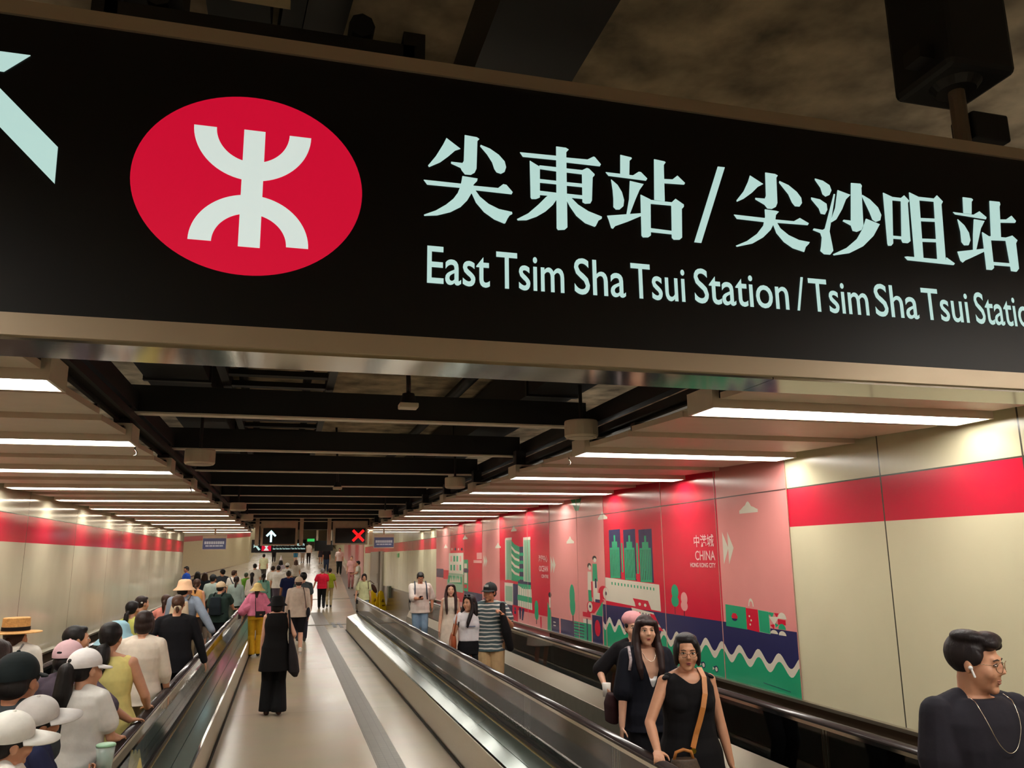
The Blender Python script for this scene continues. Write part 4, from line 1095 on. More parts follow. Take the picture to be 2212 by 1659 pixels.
def bake_pending():
    dg = bpy.context.evaluated_depsgraph_get()
    done = []
    for o, m, cut in PENDING:
        me = bpy.data.meshes.new_from_object(o.evaluated_get(dg), depsgraph=dg)
        done.append((o, m, cut, me))
    for o, m, cut, me in done:
        o.modifiers.clear(); old = o.data; o.data = me; me.name = old.name; bpy.data.meshes.remove(old)
        me.materials.clear(); me.materials.append(m)
        if cut is not None:
            bm = bmesh.new(); bm.from_mesh(me)
            if isinstance(cut, tuple):
                bmesh.ops.bisect_plane(bm, geom=bm.verts[:] + bm.edges[:] + bm.faces[:], plane_co=cut[0], plane_no=cut[1], clear_inner=True)
            else:
                bmesh.ops.delete(bm, geom=[v for v in bm.verts if cut(v.co)], context='VERTS')
                for _ in range(14):      # even out the cut edge
                    new = {}
                    for v in bm.verts:
                        if v.is_boundary:
                            nb_ = [e.other_vert(v).co for e in v.link_edges if e.is_boundary]
                            if len(nb_) == 2: new[v] = v.co * .5 + (nb_[0] + nb_[1]) * .25
                    for v, c_ in new.items(): v.co = c_
            bm.to_mesh(me); bm.free()
        me.polygons.foreach_set('use_smooth', [True] * len(me.polygons)); me.update()
    PENDING.clear()

def ik(a, t, l1, l2, pole):
    d = t - a; dist = min(max(d.length, .05), (l1 + l2) * .998); u = d.normalized()
    pv = (pole - u * pole.dot(u)); pv = pv.normalized() if pv.length > 1e-4 else u.orthogonal().normalized()
    ca = (l1 * l1 + dist * dist - l2 * l2) / (2 * l1 * dist); ca = max(-1, min(1, ca))
    return a + u * (l1 * ca) + pv * (l1 * math.sqrt(1 - ca * ca)), a + u * dist

def add_hand(bl, w, d, n, thumb, s, curl=.35, r=.0085):
    """palm, four unequal bent fingers and a thumb. w wrist, d finger direction, n palm normal, thumb = direction of the thumb side"""
    d = d.normalized(); lat = (thumb - d * thumb.dot(d)).normalized(); n = d.cross(lat) if n is None else (n - d * n.dot(d) - lat * n.dot(lat)).normalized()
    R3 = Matrix((lat, d, n)).transposed()
    bl.ell(w + d * .045 * s, (.038 * s, .056 * s, .0155 * s), R3); bl.ell(w + d * .075 * s, (.040 * s, .026 * s, .013 * s), R3)
    for off, L in ((.030, .068), (.0105, .078), (-.0095, .073), (-.0285, .056)):
        p = w + d * .088 * s + lat * off * s; a = curl * .5; rr = r
        for k, f in enumerate((.42, .32, .26)):
            q = p + (d * math.cos(a) + n * math.sin(a)) * L * f * s + lat * off * .06
            bl.cap(p, q, rr * s, rr * .92 * s, 8); p = q; a += curl; rr *= .92
    p = w + d * .03 * s + lat * .030 * s; q = p + (d * .55 + lat * .72 + n * .3).normalized() * .040 * s; t = q + (d * .85 + lat * .25 + n * .4).normalized() * .034 * s
    bl.cap(p, q, .0125 * s, .0105 * s, 8); bl.cap(q, t, .0100 * s, .0085 * s, 8)

def _march(px, py, Hh, y0=2.0):
    """follow the line of sight until it is Hh above the floor"""
    d = ray(px, py); d = d / d[1]; best = None; pg = None
    for k in range(2400):
        y = y0 + k * .05; g = EYE[2] + d[2] * y - floor_z(y) - Hh
        if pg is not None and (g <= 0) != (pg <= 0): return d[0] * y, y
        if best is None or abs(g) < best[0]: best = (abs(g), y)
        pg = g
    return d[0] * best[1], best[1]
def place(px, py, Hh): return _march(px, py, Hh)
def place_feet(px, py): return _march(px, py, 0.0, 6.0)
def person(label, pos, Hh, turn=0.0, sex='f', b=1.0, skin=SKIN_M, hair=('short', (24, 20, 20)), top=('tee', (230, 226, 220)), bottom=('trousers', (40, 40, 46)),
           shoes=(60, 56, 54), head=(0, 0), handL=None, handR=None, stride=0.0, det=1, hat=None, lean=0.0, hs=1.0, features=None, curl=(.35, .35), handdirL=None, handdirR=None,
           armdirty=None, cut_top=None, group=None, sway=0.0):
    """turn in degrees: 0 looks down the passage (+Y), 180 looks back at the camera. hand targets are WORLD points or ('l', x, y, z) local at 1.7 m."""
    x, y = pos; fz = floor_z(y) + (.014 if ((-2.5 < x < -1.1 or 2.3 < x < 3.6) and y < 25.6) else .0)
    s = Hh / 1.70; vox = {0: .017, 1: .0095, 2: .0062}[det]
    rz = math.radians(turn)
    MWi = (Matrix.Translation((x, y, fz)) @ Matrix.Rotation(rz, 4, 'Z')).inverted()
    def loc(t):
        if t is None: return None
        if t[0] == 'l': return V(t[1], t[2], t[3]) * s
        return MWi @ Vector(t)
    f = sex == 'f'
    wS = (.150 if f else .174) * b * s; zS = 1.378 * s
    def U(p):    # lean of the upper body about the hips
        p = Vector(p); h = max(0, p.z - .9 * s); return V(p.x + h * math.sin(sway), p.y + h * math.sin(lean), p.z - h * (1 - math.cos(max(abs(lean), abs(sway)))))
    # ---- joints
    SL, SR = U((-wS, -.01 * s, zS)), U((wS, -.01 * s, zS))
    tL = loc(handL) if handL is not None else U(V(-.235 * b, .03 + .12 * stride, .80) * s)
    tR = loc(handR) if handR is not None else U(V(.235 * b, .03 - .12 * stride, .80) * s)
    la, lb = .285 * s, .245 * s
    EL_, WL = ik(SL, tL, la, lb, V(-.5, -1, -.25)); ER_, WR = ik(SR, tR, la, lb, V(.5, -1, -.25))
    hip = .093 * s; zH = .88 * s
    HL, HR = V(-hip, 0, zH), V(hip, 0, zH)
    st = .20 * stride * s
    AL, AR = V(-.085 * s, st, .085 * s + (.05 * s if stride < 0 else 0) * abs(stride)), V(.085 * s, -st, .085 * s + (.05 * s if stride > 0 else 0) * abs(stride))
    KL, AL = ik(HL, AL, .425 * s, .40 * s, V(0, 1, 0)); KR, AR = ik(HR, AR, .425 * s, .40 * s, V(0, 1, 0))
    hscale = (s ** .5) * hs * (.96 if f else 1.0)
    hc_z = Hh - .118 * hscale - .012 - (.03 if hat in ('bucket', 'sunhat', 'softhat') else 0) - (.075 if hat == 'boater' else 0)
    nb = U((0, -.012 * s, 1.425 * s))
    hc = U((0, .0, hc_z)) + V(0, .022 * s, 0)
    HM = Matrix.Translation(hc) @ Matrix.Rotation(math.radians(head[0]), 4, 'Z') @ Matrix.Rotation(math.radians(head[1]), 4, 'X') @ Matrix.Rotation(math.radians(head[2] if len(head) > 2 else 0), 4, 'Y') @ Matrix.Scale(hscale, 4)
    sm = skin_mat(skin)
    # ---- body
    bd = Blob()
    torso = [(.87, .158, .118), (.95, .160, .118), (1.04, .138, .100) if f else (1.04, .146, .104), (1.14, .135, .098) if f else (1.14, .150, .106), (1.26, .150, .108) if f else (1.26, .166, .114), (1.345, .142, .098) if f else (1.35, .166, .102), (1.40, .120, .080), (1.44, .066, .056)]
    def trings(off, z0, z1, shape=torso, flare=0.0, tz=1.0):
        out = []
        zs = sorted(set([z0] + [t[0] for t in shape if z0 < t[0] < z1] + [z1]))
        A = [t[0] for t in shape]; 
        for z in zs:
            rx = float(np.interp(z, A, [t[1] for t in shape])) * b; ry = float(np.interp(z, A, [t[2] for t in shape])) * (b ** .7)
            fl_ = flare * max(0, (1.12 - z)) 
            c = U((0, -.004 * s, z * s)); out.append((c.x, c.y, c.z, (rx + off + fl_) * s, (ry + off + fl_) * s))
        return out
    bd.loft(trings(0, .87, 1.44))
    if f:
        for sx in (-1, 1): 
            c = U(V(sx * .07 * b, .062, 1.255) * s); bd.ell(c, (.064 * s, .055 * s, .066 * s))
    bd.cap(nb, hc + (HM.to_3x3() @ V(0, -.02, -.06)), (.050 if f else .059) * s, (.046 if f else .055) * s)
    k = (.88 if f else 1.0) * (.5 + .5 * b)
    for S_ in (SL, SR): bd.cap(U(V(.0, -.02, 1.44) * s + V(.25 * S_.x, 0, 0)), S_ + V(-.12 * S_.x, 0, .018 * s), .030 * s, .034 * s)
    for S_, E_, Wr, sd in ((SL, EL_, WL, -1), (SR, ER_, WR, 1)):
        bd.ell(S_, .052 * s * k); bd.cap(S_, E_, .049 * s * k, .038 * s * k); bd.cap(E_, E_ + (Wr - E_) * .35, .039 * s * k, .038 * s * k); bd.cap(E_ + (Wr - E_) * .35, Wr, .038 * s * k, .026 * s * k)
        hd = (handdirL if sd < 0 else handdirR); dd = (Wr - E_).normalized()
        if hd is not None:
            d3 = (MWi.to_3x3() @ Vector(hd[0])).normalized(); n3 = (MWi.to_3x3() @ Vector(hd[1])).normalized(); th = (MWi.to_3x3() @ Vector(hd[2])).normalized()
        else:
            d3 = dd; n3 = V(-sd, 0, 0); th = V(0, 1, 0.2)
        add_hand(bd, Wr, d3, n3, th, s * (1.0 if not f else .93), curl[0 if sd < 0 else 1], .0085 if det else .0095)
    for H_, K_, A_ in ((HL, KL, AL), (HR, KR, AR)):
        bd.cap(H_, K_, .088 * s * k, .055 * s * k); c = K_ + (A_ - K_) * .3 + V(0, -.012 * s, 0)
        bd.cap(K_, c, .054 * s * k, .056 * s * k); bd.cap(c, A_, .055 * s * k, .036 * s * k)
        bd.cap(A_ + V(0, -.03 * s, -.045 * s), A_ + V(0, .13 * s, -.06 * s), .034 * s, .025 * s)
    hb = Blob(HM)
    hb.ell((0, -.014, .028), (.0765, .096, .088)); hb.ell((0, .018, -.02), (.066, .076, .092))
    hb.ell((0, .030, -.066), (.050, .052, .050)); hb.ell((0, .062, -.098), (.024, .022, .020))
    hb.ell((0, .080, .022), (.045, .012, .018)); 
    hb.cap((0, .088, .012), (0, .104, -.024), .0070, .0100, 8); hb.ell((-.0095, .094, -.028), .0080); hb.ell((.0095, .094, -.028), .0080)
    hb.ell((-.036, .058, -.030), (.028, .028, .03)); hb.ell((.036, .058, -.030), (.028, .028, .03))
    hb.ell((-.034, .044, -.046), (.022, .030, .034)); hb.ell((.034, .044, -.046), (.022, .030, .034))
    hb.ell((0, .079, -.058), (.02, .012, .0085)); hb.ell((0, .078, -.069), (.017, .012, .008))
    for sx in (-1, 1): hb.ell((sx * .078, -.006, -.008), (.010, .019, .031), Matrix.Rotation(sx * -.3, 3, 'Z'))
    bd.v_off = len(bd.v); bd.add(hb.v, hb.f)
    body = bd.grow('person', sm, vox, smooth=4 if det == 2 else 2)
    body.location = (x, y, fz); body.rotation_euler = (0, 0, rz)
    tag(body, label, 'person', group)
    P_ = body
    # ---- face
    if features is None: features = det >= 1
    if features:
        hm = hair_mat(hair[1])
        for sx in (-1, 1):
            e = Blob(HM); e.ell((sx * .031, .0815, .003), (.0135, .008, .0062)); e.build('eye', mat('eye_white', (228, 222, 214), .3, var=0), P_, smooth=True)
            e = Blob(HM); e.ell((sx * .031, .0865, .003), (.0062, .0045, .0060)); e.build('iris', mat('iris_dark', (38, 26, 20), .2, var=0), P_, smooth=True)
            e = Blob(HM); e.chain([V(sx * .014, .0915, .0225), V(sx * .030, .0895, .0265), V(sx * .046, .079, .0215)], [.0020, .0028, .0018]); e.build('eyebrow', hm, P_, smooth=True)
            if det == 2:
                e = Blob(HM); e.chain([V(sx * .0165, .0875, .0055), V(sx * .031, .0895, .0105), V(sx * .046, .079, .0055)], [.0018, .0024, .0018]); e.build('eyelid', hm, P_, smooth=True)
        lp = Blob(HM); lp.ell((0, .0845, -.0585), (.0195, .0072, .0050)); lp.ell((0, .0835, -.0680), (.016, .0072, .0058))
        lp.build('lips', mat('lips_pink' if f else 'lips_brown', (178, 88, 84) if f else (160, 96, 82), .4, var=0), P_, smooth=True)
        if features == 'open':
            lp = Blob(HM); lp.ell((0, .0905, -.0632), (.0125, .0022, .0030)); lp.build('mouth_opening', mat('mouth_dark', (70, 24, 26), .6, var=0), P_, smooth=True)
    # ---- hair
    style, hcol = hair[0], hair[1]; hm = hair_mat(hcol)
    hv = max(vox, .0075)
    if style != 'bald':
        h = Blob(HM); vol = hair[2] if len(hair) > 2 else 1.0
        if hat: h.ell((0, -.028, .028), (.082, .094, .080))
        else: h.ell((0, -.026, .036), (.0865 * vol, .0985 * vol, .0925 * vol))
        if style in ('short', 'neat'):
            h.ell((0, -.050, -.014), (.078, .070, .062))
            if not hat: h.ell((0, .040, .083), (.060, .046, .032))
            h.ell((-.074, .01, .022), (.013, .035, .03)); h.ell((.074, .01, .022), (.013, .035, .03))
        elif style == 'quiff':
            h.ell((0, -.050, .012), (.070, .058, .045)); h.ell((-.012, .042, .098), (.064, .056, .034)); h.ell((.02, .066, .086), (.045, .034, .026)); h.ell((.03, -.02, .105), (.055, .07, .03))
            h.ell((-.05, .055, .075), (.028, .034, .024)); h.ell((-.078, .015, .03), (.011, .035, .035)); h.ell((.078, .015, .03), (.011, .035, .035))
        elif style == 'bob':
            h.ell((0, -.045, -.02), (.088, .078, .085)); h.ell((-.074, .004, -.012), (.020, .052, .085)); h.ell((.074, .004, -.012), (.020, .052, .085))
            h.ell((0, -.010, .084), (.076, .086, .042)); h.ell((-.052, .030, .058), (.026, .042, .034)); h.ell((-.069, .034, .020), (.015, .030, .055)); h.ell((.070, .034, .020), (.015, .030, .055))
        elif style in ('long', 'longwavy'):
            L = hair[3] if len(hair) > 3 else .33
            h.ell((0, -.045, -.03), (.086, .07, .09))
            for sx in (-1, 1):
                h.chain([V(sx * .068, .035, .06), V(sx * .084, .022, -.02), V(sx * .088, .03, -.10), V(sx * .094, .075, -.17), V(sx * .088, .118, -L * .8), V(sx * .080, .122, -L)], [.026, .026, .030, .032, .028, .014])
                h.chain([V(sx * .05, -.06, 0), V(sx * .075, -.055, -.12), V(sx * .075, -.055, -L)], [.05, .045, .032])
                h.chain([V(0, -.08, 0), V(0, -.085, -.12), V(sx * .02, -.09, -L)], [.05, .05, .035])
            if style == 'longwavy':
                h.ell((-.015, .066, .062), (.05, .026, .026)); h.ell((.035, .062, .066), (.035, .028, .026))
            else:
                h.ell((-.035, .045, .083), (.04, .036, .026)); h.ell((.035, .045, .083), (.04, .036, .026))
        elif style in ('ponytail', 'longtail', 'bun'):
            h.ell((0, -.045, -.012), (.074, .068, .06))
            if not hat: h.ell((0, .036, .083), (.060, .046, .028))
            if style == 'bun': h.ell((0, -.115, .02), (.042, .036, .04))
            else:
                L = .20 if style == 'ponytail' else (hair[3] if len(hair) > 3 else .36)
                w = hair[4] if len(hair) > 4 else .034
                zt = hair[5] if len(hair) > 5 else -.015
                h.chain([V(0, -.105, zt), V(0, -.135, zt - .035), V(0, -.140, zt - .035 - L * .35), V(0, -.125, zt - .035 - L)], [.018, w, w * 1.1, .012])
        h.grow('hair', hm, hv, P_, 2)
        if style in ('ponytail', 'longtail') and len(hair) > 6:
            q = Blob(HM); zt = hair[5]; q.ell((0, -.118, zt - .004), (.028, .018, .026)); q.build('hair_tie', cloth(hair[6]), P_, smooth=True)
    # ---- clothes
    tk, tcol = top[0], top[1]; o_ = top[2] if len(top) > 2 else .022; hem = top[3] if len(top) > 3 else .84; flare = top[4] if len(top) > 4 else .0
    tm = tcol if isinstance(tcol, bpy.types.Material) else cloth(tcol)
    sleeve = {'tee': .62, 'none': 0, 'cap': .22, 'elbow': .95, 'long': 2.0, 'dress': 0, 'teedress': .55, 'roll': 1.25, 'cape': 1.2}[tk]
    if bottom is None and hem < .8: pass
    tp = Blob()
    low = [] 
    if hem < .87:
        zz = hem
        e = trings(o_, .87, 1.437, flare=flare)
        b0 = e[0]
        fl_ = flare * (.87 - hem)
        low = [(b0[0], b0[1], hem * s, b0[3] + fl_ * s + .016 * s, b0[4] + fl_ * s + .016 * s)]
        tp.loft(low + e)
    else:
        tp.loft(trings(o_, hem, 1.437, flare=flare))
    if f:
        for sx in (-1, 1):
            c = U(V(sx * .07 * b, .060, 1.255) * s); tp.ell(c, ((.064 + o_ * .8) * s, (.055 + o_ * .8) * s, (.068 + o_ * .8) * s))
    so = (.008 + o_ * .42) * s
    for S_, E_, Wr in ((SL, EL_, WL), (SR, ER_, WR)):
        if sleeve > 0: tp.cap(U(V(.0, -.02, 1.432) * s + V(.36 * S_.x, 0, 0)), S_ + V(-.10 * S_.x, 0, .016 * s), .032 * s + so * .5, .038 * s + so * .6)
        if sleeve <= 0:
            tp.ell(S_ + (V(0, 0, .012 * s) - V(S_.x, 0, 0) * .22), .040 * s * k + so * .7); continue
        tp.ell(S_, .050 * s * k + so * .7)
        if sleeve <= 1: tp.cap(S_, S_ + (E_ - S_) * sleeve, .047 * s * k + so, .043 * s * k + so * 1.9)
        else:
            tp.cap(S_, E_, .047 * s * k + so, .039 * s * k + so * 1.15); tp.cap(E_, E_ + (Wr - E_) * min(.97, sleeve - 1), .039 * s * k + so * 1.15, .029 * s * k + so * .9)
    if tk == 'cape':
        for sx, S_, E_ in ((-1, SL, EL_), (1, SR, ER_)):
            tp.cap(S_, E_ + (E_ - S_) * .25 + V(sx * .05 * s, 0, 0), .075 * s, .115 * s)
            tp.cap((S_ + V(0, 0, .9 * s)) * .5 + V(0, 0, .05 * s), E_ + V(0, -.02 * s, 0), .11 * s, .11 * s)
    ct = None
    if cut_top is not None: ct = cut_top(s)
    tp.grow({'dress': 'dress', 'teedress': 'dress', 'cape': 'cape'}.get(tk, 'shirt'), tm, max(vox, .0075), P_, 3 if det else 2, ct)
    if bottom is not None:
        bk, bcol = bottom[0], bottom[1]; bm_ = cloth(bcol); bo = bottom[2] if len(bottom) > 2 else .014
        bt = Blob()
        bt.loft(trings(.012, .84, 1.03 if bk != 'high' else 1.1))
        if bk in ('trousers', 'shorts', 'wide', 'high', 'cropped'):
            endf = {'trousers': 1.0, 'shorts': .0, 'wide': 1.04, 'high': 1.0, 'cropped': .7}[bk]
            for H_, K_, A_ in ((HL, KL, AL), (HR, KR, AR)):
                if bk == 'shorts': bt.cap(H_, H_ + (K_ - H_) * .86, (.088 * k + bo + .01) * s, (.066 * k + bo + .012) * s)
                else:
                    bt.cap(H_, K_, (.088 * k + bo) * s, (.056 * k + bo + .01) * s); e = K_ + (A_ - K_) * endf
                    bt.cap(K_, e, (.057 * k + bo + .008) * s, (.044 * k + bo * 1.2 + (.04 if bk == 'wide' else 0)) * s)
        elif bk == 'skirt':
            L = bottom[3] if len(bottom) > 3 else .55
            bt.loft([(0, 0, L * s, (.20 * b + bo) * s, (.17 + bo) * s), (0, 0, .80 * s, (.178 * b + bo) * s, (.135 + bo) * s), (0, 0, 1.03 * s, .15 * b * s, .115 * s)])
        bt.grow({'shorts': 'shorts', 'skirt': 'skirt'}.get(bk, 'trousers'), bm_, max(vox, .0085), P_, 2, (V(0, 0, .058 * s), V(0, 0, 1)) if bk in ('trousers', 'wide', 'high') else None)
    for A_ in (AL, AR):
        sh = Blob(); sh.cap(A_ + V(0, -.035 * s, -.045 * s), A_ + V(0, .14 * s, -.058 * s), .042 * s, .032 * s); sh.cap(A_ + V(0, -.02 * s, -.01 * s), A_ + V(0, .06 * s, -.04 * s), .044 * s, .036 * s)
        sh.v = [(v[0], v[1], max(v[2], .0)) for v in sh.v]
        sh.build('shoe', cloth(shoes, .6), P_, smooth=True)
    # ---- hats
    if hat:
        hatcol = top[5] if False else person.hatcol
        hmn = cloth(hatcol, .8)
        q = Blob(HM)
        if hat in ('cap', 'cap_back'):
            sgn_ = 1 if hat == 'cap' else -1
            q.ell((0, -.022, .042), (.095, .110, .098), seg=24, rings=14)
            cutc = (HM @ V(0, 0, .026), (HM.to_3x3() @ V(0, -.10, 1)).normalized())
            dome = q.grow('cap', hmn, .0065 if det else .010, P_, 2, cutc)
            vz = MB(); n = 18; vs = []; vl = getattr(person, 'visor', 1.0)
            for th in (0, -.005):
                for i in range(n + 1):
                    a = math.radians(22 + 136 * i / n); w_ = math.sin(math.pi * i / n) ** .55
                    cx_, sy = .090 * math.cos(a), -.022 + .104 * math.sin(a)
                    vs.append(HM @ V(cx_, sy, .036 + th)); vs.append(HM @ V(cx_ + .018 * math.cos(a) * vl, sy + .088 * w_ * vl, .036 + th - .016 * w_ * vl - .016 * abs(math.cos(a))))
            fs = []; m_ = 2 * (n + 1)
            for i in range(n):
                a = 2 * i; fs += [(a, a + 1, a + 3, a + 2), (m_ + a, m_ + a + 2, m_ + a + 3, m_ + a + 1), (a + 1, m_ + a + 1, m_ + a + 3, a + 3), (a, a + 2, m_ + a + 2, m_ + a)]
            fs += [(0, m_, m_ + 1, 1), (2 * n, 2 * n + 1, m_ + 2 * n + 1, m_ + 2 * n)]
            vz.add(vs, fs).build('visor', hmn, P_, smooth=True)
            bt_ = Blob(HM); bt_.ell((0, -.022, .140), (.009, .009, .006)); bt_.build('cap_button', hmn, P_, smooth=True)
        elif hat in ('bucket', 'sunhat', 'softhat', 'boater'):
            lm = HM @ Matrix.Translation((0, -.015, 0))
            mb = MB()
            if hat == 'bucket': pr = [(.0, .150), (.055, .147), (.082, .130), (.092, .095), (.103, .045), (.150, .005), (.152, .0), (.101, .036), (.0, .06)]
            elif hat in ('sunhat', 'softhat'): pr = [(.0, .158), (.05, .153), (.085, .125), (.100, .075), (.108, .045), (.185, -.030), (.187, -.036), (.106, .036), (.0, .06)]
            else: pr = [(.0, .160), (.094, .158), (.1, .152), (.104, .052), (.195, .044), (.196, .037), (.1, .036), (.0, .05)]
            mb.lathe([(r, z) for r, z in pr], 36, 0, lm)
            ho = mb.build('hat', mat('straw_%d' % hatcol[0], hatcol, .75, var=.1, scale=40, bump=.5, bscale=90) if hat in ('sunhat', 'boater') else hmn, P_, smooth=(hat != 'boater'))
            if hat == 'boater':
                MB().lathe([(.1035, .056), (.1058, .056), (.1048, .086), (.1025, .086)], 36, 0, lm).build('hat_band', cloth((26, 24, 24)), P_)
        elif hat == 'cone':
            MB().lathe([(.085, .105), (.070, .13), (.03, .26), (.012, .34), (.0, .345)], 24, 0, HM @ Matrix.Translation((0, -.01, 0))).build('cone_hat', mat('cone_white', (236, 226, 236), .5), P_, smooth=True)
        elif hat == 'beret':
            q.ell((0, -.025, .075), (.108, .118, .075)); q.ell((.0, -.03, .105), (.09, .098, .05)); q.grow('hat', hmn, .009, P_, 2)
    P_['_d'] = 0; del P_['_d']
    info = dict(o=P_, M=Matrix.Translation((x, y, fz)) @ Matrix.Rotation(rz, 4, 'Z'), HM=HM, s=s, WL=WL, WR=WR, SL=SL, SR=SR, EL=EL_, ER=ER_, U=U, vox=vox, b=b, hairm=hm)
    return info
person.hatcol = (230, 230, 230)
def hatted(col):
    person.hatcol = col; return True
def carried(name, cat, label, info):
    """a bag or thing carried by a person: its own top-level object, in the person's frame"""
    e = empty(name, (0, 0, 0), 0, label, cat); e.matrix_world = info['M']; return e
def strap_path(info, pts, off=0):
    return [info['U'](V(*p) * info['s']) for p in pts]
def backpack(info, rgb, label, w=.15, h=.42, z0=.98):
    e = carried('backpack', 'backpack', label, info); s = info['s']
    bl = Blob(); U = info['U']
    bl.loft([(*U((0, -.205 * s, z0 * s)), w * s, .06 * s), (*U((0, -.215 * s, (z0 + h * .5) * s)), w * s, .075 * s), (*U((0, -.195 * s, (z0 + h) * s)), w * .8 * s, .05 * s)])
    bl.grow('pack', cloth(rgb), .012, e, 3)
    for sx in (-1, 1):
        m = MB(); m.tube([U(V(sx * .09, -.13, 1.40) * s), U(V(sx * .10, -.05, 1.465) * s), U(V(sx * .105, .05, 1.44) * s), U(V(sx * .11, .13, 1.3) * s), U(V(sx * .125, .135, 1.18) * s), U(V(sx * .17, .0, 1.06) * s), U(V(sx * .14, -.14, 1.02) * s)], .013 * s, 8)
        m.build('strap', cloth(tuple(int(c * .6) for c in rgb)), e, smooth=True)
    return e
BLK = (24, 20, 20); BRN = (70, 46, 34); DBR = (44, 30, 26)
RAIL_DIR = ((0, 1, -.05), (0, 0, -1), (-1, .2, 0))
def lrail(y): return (-1.0, y, .965)
def rail_hand(y, x=-1.0): return (x - .0, y, .962)

# ---- left walkway, seen from behind, nearest first
person.visor = 1.45
hatted((238, 236, 228))
a = person('person in white cap and pale top at the bottom left corner of the photo', place(20, 1562, 1.40), 1.43, -58, 'f', .95, SKIN_M, ('short', BLK), ('tee', (232, 226, 218), .03), ('trousers', (60, 60, 66)), hat='cap', head=(0, -4, 14), det=2, hs=1.08)
hatted((214, 210, 206))
a = person('person in grey cap with wide brim pointing right, holding a clear green-lidded cup', place(82, 1516, 1.40), 1.41, -62, 'f', .95, SKIN_T, ('short', BLK), ('tee', (40, 44, 74), .02), ('trousers', (60, 60, 66)), hat='cap', head=(4, 4, 16), det=2, hs=1.12,
           handR=('l', .10, .30, 1.17), curl=(.3, .75), handdirR=((.3, .75, .45), (-.75, .3, 0), (0.1, .1, .95)))
e = carried('cup', 'cup', 'clear takeaway cup with pale green band held by the grey-capped person', a)
c = V(.07, .40, 1.21) * a['s']
M_CUP = mat('cup_clear_plastic', (214, 230, 222), .15, var=0); M_CUP.node_tree.nodes['Principled BSDF'].inputs['Alpha'].default_value = .45
MB().lathe([(0, 0), (.036, 0), (.047, .12), (.044, .12), (.034, .006), (0, .006)], 24, 0, Matrix.Translation(c)).build('cup_body', M_CUP, e, smooth=True)
MB().lathe([(0, .102), (.049, .102), (.049, .110), (.044, .114), (0, .114)], 24, 0, Matrix.Translation(c + V(0, 0, .02))).build('lid', mat('cup_lid_green', (150, 196, 160), .35), e, smooth=True)
MB().lathe([(0, .006), (.029, .008), (.038, .085), (0, .085)], 24, 0, Matrix.Translation(c + V(0, 0, .004))).build('drink', mat('drink_teal', (150, 196, 180), .3), e, smooth=True)
person.visor = 1.0
hatted((26, 34, 36))
a = person('man seen from behind in black cap with small pale tag, dark grey tee, left edge', place(40, 1423, 1.60), 1.61, -14, 'm', 1.02, SKIN_T, ('short', BLK), ('tee', (62, 68, 72), .022), ('trousers', (50, 50, 56)), hat='cap', head=(-4, 0), det=2, hs=1.14)
lb = MB(); lb.box(-.012, .016, -.119, -.112, .052, .068); lb.v = [tuple(a['HM'] @ V(*p)) for p in lb.v]; lb.build('cap_tag', mat('tag_pale_green', (186, 210, 176), .6), a['o'])
hatted((236, 232, 230))
a = person('woman in white cap, black ponytail with turquoise tie, white tee, hand on the handrail', place(186, 1416, 1.51), 1.53, -22, 'f', .98, SKIN_M, ('longtail', BLK, .97, .42, .052, .035, (80, 200, 190)), ('tee', (232, 230, 224), .035), ('trousers', (60, 62, 70)), hat='cap', head=(-24, -4), det=2, hs=1.08,
           handR=rail_hand(6.15), curl=(.3, .5), handdirR=RAIL_DIR)
o = Blob(a['HM']); o.ell((0, -.106, .058), (.034, .026, .024)); o.build('cap_opening', a['hairm'], a['o'], smooth=True)
hatted((222, 184, 190))
a = person('person in pink cap and dark purple-grey tee reaching right to the handrail', place(149, 1397, 1.50), 1.52, -8, 'm', .95, SKIN_M, ('short', BLK), ('elbow', (84, 74, 86), .028), ('trousers', (58, 58, 64)), hat='cap', head=(-10, -6), det=2, hs=1.08,
           handR=(-1.03, 6.72, .975), curl=(.3, .3), handdirR=((.55, .85, -.1), (0, -.1, -1), (-.85, .5, 0)))
o = Blob(a['HM']); o.ell((0, -.108, .050), (.036, .024, .022)); o.build('cap_opening', a['hairm'], a['o'], smooth=True)
person('person with loose dark brown hair cut by the left edge of the photo', place(-8, 1385, 1.58), 1.58, 0, 'f', 1.0, SKIN_M, ('long', DBR, 1.08), ('tee', (74, 62, 60)), ('trousers', (50, 50, 56)), det=1)
hatted((214, 162, 96))
a = person('woman in flat straw boater with black band and white blouse by the left wall', place(38, 1324, 1.70), 1.70, -6, 'f', .98, SKIN_M, ('longtail', BRN, 1.0, .36, .045, -.01), ('long', (232, 226, 216), .035), ('trousers', (196, 186, 170)), hat='boater', head=(-8, 0), det=1)
st = MB(); st.tube(strap_path(a, [(-.17, -.10, 1.0), (-.05, -.145, 1.2), (.06, -.135, 1.36), (.09, -.06, 1.455)]), .007, 8)
e = carried('shoulder_bag', 'bag', 'thin grey strap bag across the back of the straw boater woman', a); st.build('strap', cloth((150, 146, 144)), e, smooth=True)
bl = Blob(); bl.ell(V(-.22, -.04, .93) * a['s'], (.04, .10, .08)); bl.grow('bag_body', cloth((150, 146, 144)), .012, e)
person('man with short black hair turned to the right, hand raised to chin, behind pink cap', place(165, 1353, 1.55), 1.55, -52, 'm', .98, SKIN_M, ('short', BLK, 1.02), ('tee', (48, 56, 60)), ('trousers', (44, 44, 50)), det=1, head=(-18, 4), handR=('l', .03, .24, 1.40), curl=(.3, .7))
